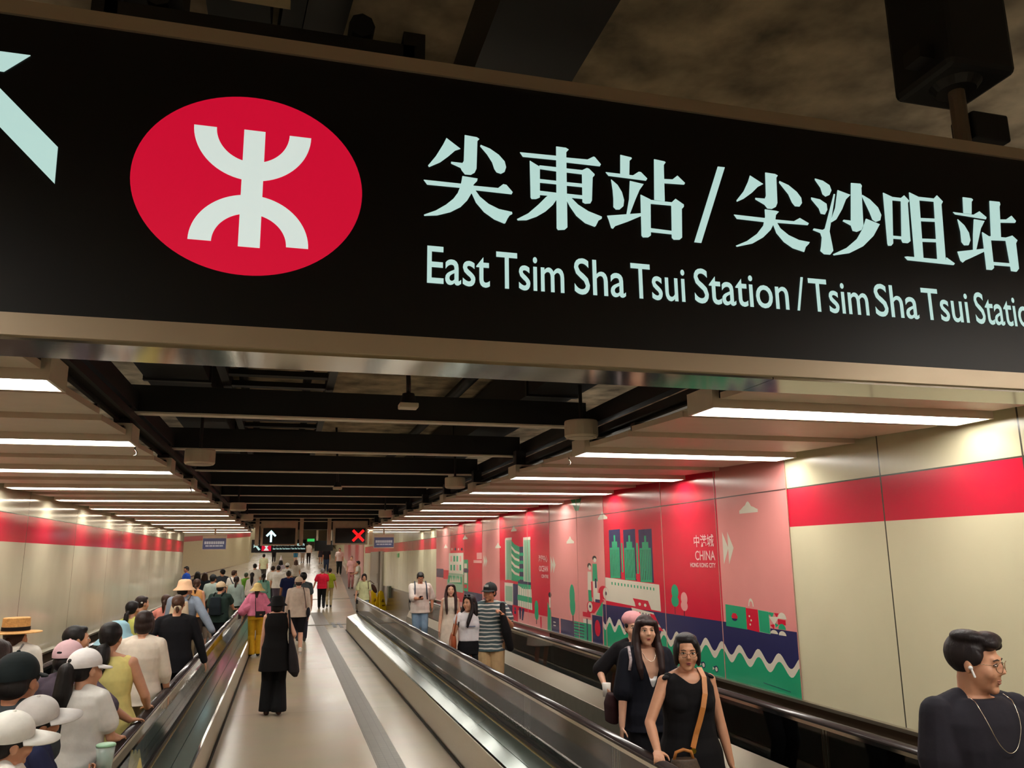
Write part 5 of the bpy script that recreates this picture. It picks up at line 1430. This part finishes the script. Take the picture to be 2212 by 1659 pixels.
a = person('woman in yellow sleeveless dress with black low ponytail and thin belt', place(241, 1348, 1.62), 1.62, -4, 'f', 1.2, SKIN_M, ('ponytail', BLK, 1.04, .2, .058, -.07), ('dress', (232, 218, 138), .022, .45, .16), None, (216, 206, 190), det=2, head=(-6, -8), handR=rail_hand(7.33), curl=(.3, .5), handdirR=RAIL_DIR)
s_ = a['s']; n = 30; bp = [V((.160 * 1.2 + .002) * math.cos(t), (.132) * math.sin(t), 1.045) * s_ for t in [2 * math.pi * k / n for k in range(n + 1)]]
MB().tube(bp, .006, 6, cap=False).build('belt', cloth((40, 34, 30)), a['o'], smooth=True)
hatted((164, 208, 224))
person('person in pale blue soft hat just ahead of the yellow dress woman', place(256, 1344, 1.53), 1.53, -8, 'f', .9, SKIN_L, ('bob', BLK), ('tee', (224, 226, 228)), ('trousers', (70, 76, 90)), hat='softhat', det=1, hs=1.2)
person('person with dark bob and cream long-sleeved shirt standing by the glass', place(313, 1321, 1.63), 1.63, -2, 'f', 1.06, SKIN_M, ('bob', DBR, 1.02), ('roll', (228, 216, 200), .034), ('trousers', (196, 180, 150), .03), (190, 180, 170), det=2, handR=('l', .24, .12, .88))
a = person('broad woman in black long sleeves with low bun and pale hair tie', place(386, 1286, 1.67), 1.67, -3, 'f', 1.24, SKIN_M, ('bun', (92, 62, 44)), ('long', (26, 26, 30), .02, .78), ('trousers', (22, 22, 26)), (30, 28, 28), det=1, handL=('l', -.37, -.02, .92), handR=('l', .34, .1, .88), hs=.95)
o = Blob(a['HM']); o.ell((0.012, -.105, -.045), (.05, .036, .034)); o.build('hair_tie', cloth((222, 206, 176)), a['o'], smooth=True)
o = Blob(a['HM']); o.cap((0.012, -.12, -.05), (0.012, -.12, -.10), .03, .014); o.build('hair_tail', a['hairm'], a['o'], smooth=True)
person('woman with black ponytail and yellow-green top near the left wall', place(287, 1299, 1.56), 1.56, -10, 'f', .92, SKIN_M, ('ponytail', BLK, 1.0, .2, .034, -.03), ('tee', (196, 196, 104)), ('trousers', (60, 66, 70)), det=1, head=(-15, 0))
a = person('person with dark hair and small white clip beyond the yellow-green top woman', place(307, 1288, 1.58), 1.58, -30, 'f', .92, SKIN_M, ('bun', DBR), ('tee', (186, 184, 120)), ('trousers', (60, 66, 70)), det=1, head=(-22, 0))
o = Blob(a['HM']); o.ell((0.075, -.055, .02), (.012, .018, .014)); o.build('hair_clip', cloth((232, 228, 220)), a['o'], smooth=True)
a = person('woman with brown hair and salmon pink top in the middle of the left walkway', place(360, 1285, 1.52), 1.52, -12, 'f', .95, SKIN_L, ('ponytail', BRN, 1.0, .18, .03, .02), ('tee', (236, 150, 136)), ('trousers', (90, 90, 100)), det=1, handL=('l', -.30, .25, 1.22))
e = carried('phone', 'phone', 'pale blue phone or card held up by the salmon pink top woman', a); MB().box(-.045, .045, -.006, .006, -.08, .09).build('case', mat('phone_blue', (150, 174, 216), .3), e); e.matrix_world = a['M'] @ Matrix.Translation(V(-.30, .30, 1.27) * a['s'])
hatted((228, 184, 148))
a = person('man in beige bucket hat and blue-grey long sleeves with hand on the handrail', place(401, 1252, 1.79), 1.79, -10, 'm', 1.0, SKIN_M, ('short', BLK), ('long', (142, 154, 170), .03), ('trousers', (176, 160, 130)), hat='bucket', head=(-30, 0), det=1, handR=rail_hand(13.75), handdirR=RAIL_DIR, hs=1.1)
backpack(a, (206, 184, 156), 'beige backpack on the man in the beige bucket hat', .14, .36, 1.02)
person('brown haired person in sleeveless orange tan top beyond the bucket hat man', place(426, 1251, 1.66), 1.66, -8, 'f', .95, SKIN_M, ('ponytail', BRN, 1.0, .12, .03), ('none', (206, 150, 90)), ('trousers', (80, 70, 64)), det=1)
hatted((224, 200, 164))
a = person('man in dark green tee and pale cap resting an arm on the glass balustrade', place(478, 1258, 1.62), 1.62, -24, 'm', 1.12, SKIN_M, ('short', BLK), ('tee', (44, 62, 56), .03), ('shorts', (40, 42, 50)), hat='cap', head=(-10, 0), det=1, handR=(-1.0, 19.0, .97), handdirR=((.6, .8, 0), (0, 0, -1), (-.8, .6, 0)))
backpack(a, (30, 38, 44), 'black backpack on the man in the dark green tee', .14, .38, 1.0)
person('small child with dark hair leaning over the left handrail', place(452, 1293, 1.22), 1.22, -20, 'f', .95, SKIN_L, ('bob', DBR), ('none', (40, 42, 50)), ('shorts', (200, 180, 160)), det=1, handR=('l', .42, .34, 1.30), handL=('l', -.1, .42, 1.25), hs=1.12)
person('man in royal blue tee standing sideways where the left wall ends', place(404, 1223, 1.80), 1.80, 80, 'm', 1.05, SKIN_T, ('short', BLK), ('tee', (40, 84, 190)), ('trousers', (40, 40, 50)), det=1, head=(60, -10))
person('person with dark shoulder-length hair right of the blue tee man', place(427, 1234, 1.70), 1.70, 0, 'f', 1, SKIN_M, ('long', BLK), ('tee', (52, 44, 52)), ('trousers', (40, 40, 46)), det=0)
person('person with brown shoulder-length hair and dark teal top', place(443, 1236, 1.68), 1.68, 0, 'f', 1, SKIN_M, ('long', BRN), ('tee', (46, 60, 70)), ('trousers', (40, 40, 46)), det=0)
hatted((40, 42, 44))
person('man in flat dark cap and pale mint tee', place(461, 1242, 1.66), 1.66, -12, 'm', 1, SKIN_T, ('short', BLK), ('tee', (178, 196, 188), .03), ('trousers', (60, 66, 76)), hat='cap', det=0, head=(-15, 0))
person('bearded man with dark hair in dark patterned tee', place(481, 1229, 1.74), 1.74, 18, 'm', 1, SKIN_M, ('short', BLK, 1.06), ('tee', (62, 66, 74)), ('trousers', (50, 50, 56)), det=0, head=(25, 0))
a = person('man in white tee with dark diagonal strap looking right', place(507, 1231, 1.72), 1.72, -10, 'm', 1, SKIN_M, ('short', BRN), ('tee', (232, 226, 216)), ('trousers', (60, 60, 66)), det=0, head=(-45, 0))
e = carried('sling_bag', 'bag', 'dark sling strap across the white tee of the man looking right', a); MB().tube(strap_path(a, [(-.12, -.10, 1.45), (-.02, -.155, 1.28), (.12, -.15, 1.1), (.17, -.1, .98)]), .016, 8).build('strap', cloth((60, 62, 70)), e, smooth=True)
bl = Blob(); bl.ell(V(.18, -.10, .95) * a['s'], (.06, .05, .08)); bl.grow('bag_body', cloth((60, 62, 70)), .014, e)
a = person('woman with low brown ponytail and grey-green hooded top at the end of the left glass', place(511, 1245, 1.62), 1.62, -4, 'f', 1.05, SKIN_M, ('longtail', DBR, 1.0, .3, .03, -.03), ('long', (150, 166, 158), .04), ('trousers', (120, 128, 112)), det=1)
person('small person in bright green top among the far crowd', place(532, 1236, 1.58), 1.58, -14, 'f', .9, SKIN_M, ('short', (84, 96, 78)), ('tee', (110, 168, 58)), ('trousers', (60, 70, 90)), det=0)
person('woman with very long black ponytail and white blouse', place(545, 1236, 1.62), 1.62, 0, 'f', .95, SKIN_M, ('longtail', BLK, 1.0, .4, .06, -.01), ('long', (226, 214, 206)), ('trousers', (190, 176, 160)), det=0)
person('man in white tee at the back of the crowd, left of the emblem sign', place(551, 1217, 1.74), 1.74, -6, 'm', 1.1, SKIN_M, ('short', BLK), ('tee', (234, 230, 220), .03), ('trousers', (60, 60, 70)), det=0)
a = person('person with short dark hair and mint green jacket in the far crowd', place(570, 1238, 1.62), 1.62, 0, 'f', 1, SKIN_M, ('ponytail', BLK), ('long', (140, 208, 190), .03), ('trousers', (70, 60, 60)), det=0)
backpack(a, (160, 214, 198), 'mint green backpack worn over the mint jacket', .13, .34, 1.05)
a = person('big man in plain white tee and grey-purple trousers in the middle of the crowd', place(602, 1221, 1.78), 1.78, -4, 'm', 1.2, SKIN_M, ('short', BLK), ('tee', (236, 230, 222), .035), ('trousers', (104, 96, 116)), det=0)
person('slim person in white tee to the left of the big white tee man', place(590, 1222, 1.72), 1.72, -20, 'm', .9, SKIN_M, ('short', DBR), ('tee', (226, 218, 206)), ('trousers', (80, 80, 90)), det=0)
person('person with short dark hair in pale yellow shirt below the emblem sign', place_feet(567, 1262), 1.68, 0, 'm', 1, SKIN_M, ('short', BLK), ('tee', (214, 216, 176)), ('trousers', (90, 90, 90)), det=0)
hatted((232, 232, 228))
person('person in white cap behind the right shoulder of the big white tee man', place(621, 1216, 1.70), 1.70, 0, 'm', 1, SKIN_M, ('short', BLK), ('tee', (232, 228, 220)), ('trousers', (70, 70, 80)), hat='cap', det=0)
person('person wearing a tall pointed white cone hat in the far crowd', place(607, 1209, 1.62), 1.62, 0, 'f', 1, SKIN_M, ('long', BLK), ('tee', (190, 176, 190)), ('trousers', (70, 70, 80)), hat='cone', det=0)
person('woman with long loose brown hair and pale grey top', place(640, 1209, 1.62), 1.62, 0, 'f', 1, SKIN_M, ('long', (84, 62, 50), 1.1, .4), ('tee', (196, 186, 174)), ('trousers', (90, 90, 100)), det=0)
person('man in navy blue tee behind the beige jacket person', place(624, 1232, 1.70), 1.70, 3, 'm', 1.05, SKIN_T, ('short', (70, 64, 56)), ('tee', (36, 46, 92)), ('trousers', (44, 56, 70)), det=1, stride=.6)
hatted((206, 186, 160))
a = person('person in beige jacket, beige cap and black shorts with white shoes, walking away', place(646, 1246, 1.68), 1.68, 2, 'm', 1.06, SKIN_L, ('short', (60, 52, 46)), ('long', (208, 192, 174), .04, .80), ('shorts', (28, 28, 36)), (232, 226, 216), hat='cap', det=1, stride=.5)
e = carried('shoulder_bag', 'bag', 'dark bag with thin strap on the right side of the beige jacket person', a); MB().tube(strap_path(a, [(.10, -.06, 1.46), (.13, -.145, 1.36), (.16, -.165, 1.15), (.18, -.13, 1.0)]), .008, 8).build('strap', cloth((80, 64, 60)), e, smooth=True)
bl = Blob(); bl.ell(V(.235, -.05, .90) * a['s'], (.045, .10, .13)); bl.grow('bag_body', cloth((40, 40, 50)), .012, e)
person('man with thick black hair and dark grey tee right of the beige jacket person', place(656, 1236, 1.74), 1.74, 0, 'm', 1, SKIN_M, ('short', BLK, 1.1), ('tee', (70, 80, 82)), ('trousers', (44, 44, 56)), (60, 60, 60), det=1, stride=-.6)
hatted((226, 198, 128))
a = person('woman in straw sun hat, wide pink cape blouse and mustard yellow trousers', place(557, 1258, 1.58), 1.58, 0, 'f', 1.0, SKIN_M, ('longtail', DBR, 1.0, .44, .034, -.03), ('cape', (226, 130, 158), .05, .93), ('wide', (212, 164, 40), .02), (60, 56, 56), hat='sunhat', det=1, stride=-.35, handL=('l', -.32, .02, .82), handR=('l', .27, .1, .86))
e = carried('crossbody_bag', 'bag', 'small black bag hanging on a strap behind the pink cape woman', a)
bl = MB(); bl.box(-.01, .20, -.255, -.205, .84, .97); o = bl.build('bag_body', cloth((40, 36, 38)), e, bevel=.012)
MB().box(.08, .13, -.262, -.255, .88, .91).build('bag_badge', mat('badge_bronze', (150, 100, 70), .4), e)
MB().tube([V(-.005, -.235, .95) * 1, V(-.02, -.215, 1.15), V(-.03, -.18, 1.32), V(-.05, -.02, 1.40)], .008, 8).build('strap', cloth((40, 36, 38)), e, smooth=True)
hatted((20, 19, 20))
a = person('woman all in black with black brimmed hat and long trousers walking away alone', place_feet(588, 1545), 1.60, 2, 'f', .98, SKIN_L, ('bob', BLK), ('none', (18, 17, 18), .03, .62, .06), ('wide', (17, 17, 19), .03), (70, 44, 38), hat='bucket', det=2, stride=.25, handL=('l', -.20, .04, .80), handR=('l', .22, .14, 1.0))
e = carried('tote_bag', 'bag', 'large soft dark grey tote bag on the right shoulder of the woman in black', a); s_ = a['s']
bl = Blob(); bl.loft([(.30 * s_, -.03 * s_, .52 * s_, .03 * s_, .06 * s_), (.275 * s_, -.03 * s_, .60 * s_, .085 * s_, .15 * s_), (.255 * s_, -.03 * s_, .80 * s_, .072 * s_, .15 * s_), (.225 * s_, -.03 * s_, 1.02 * s_, .04 * s_, .10 * s_), (.20 * s_, -.03 * s_, 1.18 * s_, .018 * s_, .045 * s_)])
bl.grow('bag_body', cloth((44, 40, 42)), .010, e, 4)
MB().tube([V(.20, -.09, 1.14) * s_, V(.185, -.08, 1.34) * s_, V(.17, -.03, 1.465) * s_, V(.185, .04, 1.34) * s_, V(.20, .03, 1.14) * s_], .014, 8).build('handle', cloth((44, 40, 42)), e, smooth=True)

# ---- middle and far passage
person('man with grey hair in bright red polo and black trousers walking away', place(697, 1227, 1.63), 1.63, 0, 'm', 1.1, SKIN_M, ('short', (150, 146, 144)), ('tee', (226, 36, 66), .035), ('trousers', (30, 32, 36)), det=1, stride=.7, handL=('l', -.36, .0, .86))
person('person in olive green tee and cream trousers beside the red polo man', place(713, 1227, 1.60), 1.60, 0, 'f', 1.05, SKIN_M, ('short', DBR), ('tee', (150, 160, 40), .03), ('trousers', (214, 198, 160)), det=1, stride=-.5, handR=('l', .30, .02, .84))
person('man in white tee and black trousers walking toward the camera far down the passage', place_feet(732, 1241), 1.74, 180, 'm', 1.05, SKIN_M, ('short', (110, 90, 80)), ('tee', (236, 214, 206), .03), ('trousers', (36, 44, 44)), det=0, stride=.7)
person('man in black tee and dark blue jeans far away below the blank screen', place_feet(704, 1236), 1.76, 180, 'm', 1.05, SKIN_T, ('short', BLK), ('tee', (36, 32, 34)), ('trousers', (48, 60, 84)), det=0, stride=.6)
person('far person with bare arms at the left of the black tee man', place_feet(692, 1218), 1.66, 180, 'f', 1, SKIN_T, ('long', BLK), ('tee', (50, 40, 44)), ('skirt', (50, 44, 50)), det=0)
a = person('far person in pale top and black trousers with pale backpack between the two far signs', place_feet(666, 1217), 1.72, 0, 'f', 1.05, SKIN_L, ('short', DBR), ('tee', (214, 196, 180)), ('trousers', (46, 40, 36)), det=0)
person('far person in orange yellow top and bright blue shorts below the emblem sign', place_feet(638, 1216), 1.66, 0, 'f', 1.05, SKIN_L, ('short', DBR), ('tee', (230, 186, 130)), ('shorts', (70, 140, 180)), det=0)
person('far person in pale blue tee right of the orange top person', place_feet(653, 1216), 1.66, 0, 'm', 1, SKIN_L, ('short', DBR), ('tee', (178, 186, 206)), ('trousers', (190, 170, 150)), det=0)
person('far person in dark clothes at the left below the emblem sign', place_feet(591, 1214), 1.70, 0, 'm', 1, SKIN_M, ('short', BLK), ('tee', (40, 34, 36)), ('trousers', (40, 36, 40)), det=0)
person('blurred pinkish figure close to the far pink mural', (float(ony(763, 1238, 45)[0]) - .12, 45.0), 1.70, 180, 'f', 1, SKIN_L, ('short', (150, 110, 100)), ('tee', (232, 176, 176)), ('trousers', (180, 120, 124)), det=0)
person('young person in white tee standing sideways by the far pink wall', (float(ony(774, 1211, 41)[0]), 41.0), float(ony(774, 1211, 41)[2] - floor_z(41)), 82, 'm', .95, SKIN_M, ('short', BLK), ('tee', (222, 218, 206)), ('trousers', (220, 210, 196)), det=0, handL=('l', -.15, .25, 1.05), handR=('l', .12, .25, 1.05))
a = person('young woman in pale green tee facing the camera at the end of the right glass', place(787, 1239, 1.60), 1.60, 176, 'f', 1.02, SKIN_M, ('bob', DBR, 1.05), ('tee', (208, 212, 164), .026), ('trousers', (120, 136, 150)), det=1, handR=('l', .27, .14, .90), head=(0, -8))
e = carried('shoulder_bag', 'bag', 'brown bag swinging at the left side of the pale green tee woman', a); bl = Blob(); bl.ell(V(-.34, -.10, 1.20) * a['s'], (.07, .10, .16), Matrix.Rotation(.5, 3, 'Y')); bl.grow('bag_body', cloth((70, 44, 36)), .012, e)
MB().tube(strap_path(a, [(-.34, -.08, 1.35), (-.2, -.02, 1.46), (-.13, .06, 1.44), (-.15, .13, 1.2)]), .01, 8).build('strap', cloth((70, 44, 36)), e, smooth=True)

# ---- right walkway, facing the camera
a = person('man in loose white tee and blue jeans looking down at a phone', place(908, 1237, 1.74), 1.74, 178, 'm', 1.1, SKIN_T, ('short', BLK), ('elbow', (234, 224, 214), .045, .80), ('trousers', (132, 160, 184)), (220, 216, 210), det=1, head=(0, -30), handR=('l', .06, .34, 1.12), handL=('l', -.27, .06, .92), curl=(.3, .8), stride=.4)
for k, sx in enumerate((-1, 1)): pass
e = carried('backpack', 'backpack', 'dark backpack straps on the white tee man with the phone', a)
for sx in (-1, 1): MB().tube(strap_path(a, [(sx * .12, -.10, 1.42), (sx * .125, -.01, 1.49), (sx * .13, .12, 1.40), (sx * .135, .165, 1.24), (sx * .15, .15, 1.10)]), .014, 8).build('strap', cloth((60, 70, 84)), e, smooth=True)
bl = Blob(); bl.loft([(0, -.20 * a['s'], 1.0 * a['s'], .13, .06), (0, -.20 * a['s'], 1.38 * a['s'], .11, .05)]); bl.grow('pack', cloth((60, 70, 84)), .014, e)
e = carried('phone', 'phone', 'dark phone in the hand of the white tee man', a); e.matrix_world = a['M'] @ Matrix.Translation(a['WR'] + V(-.03, .07, .03)) @ Matrix.Rotation(.6, 4, 'X'); MB().box(-.036, .036, -.075, .075, -.004, .004).build('case', mat('phone_dark', (40, 30, 34), .25), e, bevel=.004)
person('young woman with long dark brown hair and sleeveless beige dress', place(973, 1261, 1.62), 1.62, 176, 'f', .88, SKIN_L, ('long', (56, 34, 32), 1.0, .44), ('dress', (216, 202, 184), .022, .5, .14), None, det=1, handR=('l', .22, .06, .82), features=True)
a = person('woman in white crop top and black trousers with sunglasses on her dark hair, looking left', place(1013, 1286, 1.57), 1.57, 178, 'f', 1.0, SKIN_M, ('long', (34, 26, 28), 1.0, .34), ('cap', (236, 232, 236), .024, 1.03), ('high', (24, 24, 28), .012), det=2, head=(-50, 2), handR=('l', .30, .02, .84))
e = Blob(a['HM'])
for sx in (-1, 1): e.ell((sx * .036, .052, .118), (.026, .010, .017), Matrix.Rotation(-.7, 3, 'X'))
e.cap((-.02, .06, .12), (.02, .06, .12), .003, .003); e.build('sunglasses', mat('sunglasses_dark', (30, 24, 26), .15), a['o'], smooth=True)
pr = MB(); pr.box(-.07, .07, .135, .152, 1.235, 1.25)
pr.v = [tuple(V(*v) * a['s']) for v in pr.v]; pr.build('shirt_print', mat('print_grey_blue', (120, 126, 150), .7), a['o'])
e = carried('handbag', 'bag', 'rust orange shoulder bag of the white crop top woman', a); bl = Blob(); bl.ell(V(.235, -.05, .98) * a['s'], (.05, .12, .17)); bl.grow('bag_body', mat('bag_rust', (176, 84, 40), .5), .010, e)
MB().tube([V(.235, -.12, 1.10) * a['s'], V(.20, -.08, 1.34) * a['s'], V(.165, -.01, 1.46) * a['s'], V(.20, .05, 1.34) * a['s'], V(.235, .03, 1.10) * a['s']], .010, 8).build('strap', mat('bag_rust', (176, 84, 40), .5), e, smooth=True)
hatted((40, 46, 46))
M_STRIPE = striped('cloth_striped_tee', (206, 204, 196), (70, 88, 92), .052, .66)
a = person('man in black cap, striped grey and white tee and khaki cargo shorts', place(1057, 1261, 1.72), 1.72, 172, 'm', 1.06, SKIN_T, ('short', BLK), ('tee', M_STRIPE, .030, .80), ('shorts', (190, 160, 118), .02), det=2, hat='cap', head=(-36, 0), handR=('l', .27, .06, .78), handL=('l', -.16, .20, 1.28), curl=(.9, .5))
lb = MB(); lb.box(-.03, .03, .080, .090, .075, .105); lb.v = [tuple(a['HM'] @ V(*p)) for p in lb.v]; lb.build('cap_patch', mat('patch_pale', (206, 210, 206), .7), a['o'])
e = carried('jacket', 'jacket', 'black jacket slung over the left shoulder of the striped tee man', a); bl = Blob(); s_ = a['s']
bl.chain([V(-.17, .20, 1.24) * s_, V(-.21, .19, 1.05) * s_, V(-.27, .14, .84) * s_], [.05, .07, .05]); bl.cap(V(-.165, .17, 1.26) * s_, V(-.175, .06, 1.40) * s_, .045, .04); bl.cap(V(-.175, .06, 1.40) * s_, V(-.19, -.08, 1.38) * s_, .04, .05); bl.cap(V(-.20, -.10, 1.36) * s_, V(-.25, -.14, 1.0) * s_, .05, .08); bl.grow('cloth', cloth((26, 24, 26)), .010, e, 3)
hatted((232, 164, 168))
a = person('person in pink hat and black top mostly hidden behind the long haired woman', place(1366, 1333, 1.55), 1.57, 172, 'f', 1.0, SKIN_L, ('short', BLK), ('elbow', (26, 24, 28), .03), ('trousers', (40, 40, 46)), det=1, hat='beret', handR=('l', .33, .14, 1.06))
e = carried('cup', 'cup', 'white cup held at the far left by the hidden pink hat person', a); MB().lathe([(0, -.06), (.03, -.06), (.038, .05), (0, .05)], 20, 0, Matrix.Translation(a['WR'] + V(.0, .06, -.02))).build('cup_body', mat('cup_white', (232, 228, 222), .5), e, smooth=True)
def vneck(s):
    def c(co):
        z = co.z / s; x = abs(co.x + .0) / s
        return co.y > .0 and z > 1.14 and x < (z - 1.14) * .30 + .002
    return c
a = person('young woman with long dark wavy hair and black V-neck jacket over a white top', place(1392, 1331, 1.63), 1.63, 176, 'f', 1.06, SKIN_L, ('longwavy', (46, 28, 28), 1.03, .36), ('elbow', (22, 24, 34), .036, .82), ('trousers', (26, 26, 32)), det=2, head=(-7, 2), handR=('l', .26, .10, .84), handL=('l', -.26, .1, .84), cut_top=vneck, features='open')
s_ = a['s']
cm = Blob(); cm.loft([(0, .0, .95 * s_, .155 * s_, .118 * s_), (0, .003, 1.14 * s_, .150 * s_, .113 * s_), (0, .008, 1.21 * s_, .152 * s_, .122 * s_)]); cm.ell(V(-.06, .066, 1.215) * s_, .060 * s_); cm.ell(V(.06, .066, 1.215) * s_, .060 * s_)
cm.grow('camisole', cloth((224, 222, 222)), .008, a['o'], 2, lambda co, s_=s_: co.z > 1.235 * s_)
nk = MB(); nk.tube([V(.06 * math.cos(t), .035 + .085 * math.sin(t), 1.43 - .085 * max(0, math.sin(t)) ** 1.5) * s_ for t in [math.pi * k / 16 for k in range(17)]], .0018, 6); nk.build('necklace', mat('silver_chain', (216, 206, 190), .25, 1.0), a['o'], smooth=True)
e = carried('shoulder_bag', 'bag', 'dark bag with white and maroon strap on the shoulder of the long haired woman', a)
MB().tube(strap_path(a, [(.20, -.13, 1.08), (.165, -.115, 1.25), (.150, -.06, 1.43), (.152, .02, 1.448), (.160, .085, 1.36), (.175, .09, 1.28)]), .012, 8).build('strap', mat('strap_white_maroon', (196, 180, 184), .7, var=.3, scale=60), e, smooth=True)
bl = Blob(); bl.loft([(.27 * s_, -.12 * s_, .86 * s_, .04, .10), (.27 * s_, -.12 * s_, 1.0 * s_, .045, .11), (.26 * s_, -.12 * s_, 1.08 * s_, .03, .08)]); bl.grow('bag_body', cloth((50, 26, 30)), .010, e)
def scoop(s):
    def c(co):
        return co.z / s > 1.355 and (co.x / s / .088) ** 2 + ((co.y / s - .025) / .085) ** 2 < 1
    return c
a = person('woman with short black bob, thin glasses and black sleeveless dress, hand on the handrail', place(1479, 1371, 1.60), 1.60, 174, 'f', 1.06, SKIN_M, ('bob', (26, 22, 24), 1.0), ('none', (20, 19, 22), .024, .45, .10), None, det=2, head=(-15, -3), handR=(2.16, 4.72, .968), handdirR=((-.35, -.92, -.12), (0, 0, -1), (.92, -.35, 0)), curl=(.35, .62), handL=('l', -.27, .05, .80), features='open', cut_top=scoop)
s_ = a['s']
g = MB()
for sx in (-1, 1):
    n = 20; pts = [a['HM'] @ V(sx * .032 + .0235 * math.cos(t), .1025 - .012 * abs(math.cos(t)) * (1 if math.cos(t) * sx > 0 else 0), -.004 + .0175 * math.sin(t)) for t in [2 * math.pi * k / n for k in range(n + 1)]]
    g.tube(pts, .0013, 6, cap=False); g.tube([a['HM'] @ V(sx * .0595, .092, .004), a['HM'] @ V(sx * .079, .03, .006), a['HM'] @ V(sx * .081, -.01, .002)], .0013, 6)
g.tube([a['HM'] @ V(-.0075, .106, .0), a['HM'] @ V(0, .109, .003), a['HM'] @ V(.0075, .106, .0)], .0014, 6)
g.build('glasses', mat('glasses_wire', (150, 124, 100), .25, .9), a['o'], smooth=True)
for sx in (-1, 1):
    fr = Blob(); fr.ell(a['U'](V(sx * .158, -.005, 1.408) * s_), (.032 * s_, .058 * s_, .016 * s_), Matrix.Rotation(sx * .35, 3, 'Y')); fr.grow('shoulder_ruffle', cloth((30, 28, 30)), .008, a['o'], 2)
e = carried('crossbody_bag', 'bag', 'brown bag with tan trim on a tan crossbody strap worn by the woman with glasses', a)
M_TAN = mat('leather_tan', (196, 124, 58), .45, var=.08, scale=20); M_BRB = mat('bag_canvas_brown', (84, 66, 52), .55, var=.2, scale=90)
mb = MB()
path = [(-.10, -.10, 1.41), (-.095, -.01, 1.462), (-.085, .09, 1.415), (-.062, .150, 1.32), (-.035, .172, 1.24), (-.01, .168, 1.16), (.02, .166, 1.08), (.05, .176, 1.0)]
cen = [V(*p) * s_ for p in path]; vs = []; fs = []
for i, c in enumerate(cen):
    t = (cen[min(i + 1, len(cen) - 1)] - cen[max(i - 1, 0)]).normalized(); nrm = V(0, 1, .35) if i > 1 else V(0, 0.1, 1)
    sd = t.cross(nrm).normalized(); nn = sd.cross(t).normalized()
    for (q, w_) in ((-1, -1), (1, -1), (1, 1), (-1, 1)): vs.append(c + sd * q * .016 + nn * w_ * .003)
for i in range(len(cen) - 1):
    for k in range(4): fs.append((4 * i + k, 4 * i + (k + 1) % 4, 4 * i + 4 + (k + 1) % 4, 4 * i + 4 + k))
fs += [(3, 2, 1, 0), tuple(range(len(vs) - 4, len(vs)))]
mb.add(vs, fs).build('strap', M_TAN, e)
bl = Blob(); bl.loft([(.13 * s_, .225 * s_, .78 * s_, .100, .050), (.13 * s_, .225 * s_, .87 * s_, .103, .055), (.13 * s_, .220 * s_, .95 * s_, .075, .042)]); bl.grow('bag_body', M_BRB, .006, e, 3)
MB().box(.06 * s_, .13 * s_, .272 * s_, .287 * s_, .82 * s_, .875 * s_).build('tan_panel', M_TAN, e, bevel=.006)
MB().tube([V(.20, .225, .94) * s_, V(.185, .23, .99) * s_, V(.135, .23, 1.005) * s_, V(.085, .23, .99) * s_, V(.07, .225, .94) * s_], .010, 8).build('handle', M_TAN, e, smooth=True)
MB().lathe([(.012, -.006), (.017, -.006), (.017, .006), (.012, .006)], 20, 0, Matrix.Translation(V(.054, .19, .985) * s_) @ Matrix.Rotation(1.4, 4, 'X')).build('ring', mat('brass_ring', (226, 178, 60), .2, 1.0), e)
a = person('young man in dark tee with glasses and a white earbud looking right, bottom right corner', place(2092, 1368, 1.755), 1.755, 176, 'm', 1.04, SKIN_M, ('quiff', (34, 26, 28), 1.0), ('tee', (40, 38, 46), .03), ('trousers', (40, 40, 46)), det=2, head=(33, -4), handL=('l', -.25, .08, .82), handR=('l', .25, .08, .82))
g = MB()
for sx in (-1, 1):
    n = 20; g.tube([a['HM'] @ V(sx * .033 + .026 * math.cos(t), .1035 - .012 * abs(math.cos(t)) * (1 if math.cos(t) * sx > 0 else 0), -.003 + .021 * math.sin(t)) for t in [2 * math.pi * k / n for k in range(n + 1)]], .0014, 6, cap=False)
    g.tube([a['HM'] @ V(sx * .059, .092, .005), a['HM'] @ V(sx * .079, .03, .008), a['HM'] @ V(sx * .083, -.01, .004)], .0014, 6)
g.tube([a['HM'] @ V(-.007, .106, .0), a['HM'] @ V(.007, .106, .0)], .0014, 6)
g.build('glasses', mat('glasses_wire', (150, 124, 100), .25, .9), a['o'], smooth=True)
eb = Blob(a['HM'])
for sx in (-1, 1): eb.ell((sx * .088, .006, -.012), .009); eb.cap((sx * .089, .008, -.014), (sx * .088, .020, -.045), .0045, .0045)
eb.build('earbuds', mat('earbud_white', (240, 240, 240), .25, var=0), a['o'], smooth=True)
nk = MB(); sA = a['s']; npts = []
for i in range(25):
    t = math.pi * i / 24; z = 1.452 - .20 * math.sin(t) ** 1.2
    yy = float(np.interp(z, [1.14, 1.26, 1.35, 1.40, 1.437], [.138, .146, .134, .112, .086]))
    npts.append(V(.085 * math.cos(t), yy + .006 if z < 1.437 else .05 + .04 * math.sin(t), z) * sA)
nk.tube(npts, .0016, 6); nk.build('necklace', mat('silver_chain', (216, 206, 190), .25, 1.0), a['o'], smooth=True)
bake_pending()
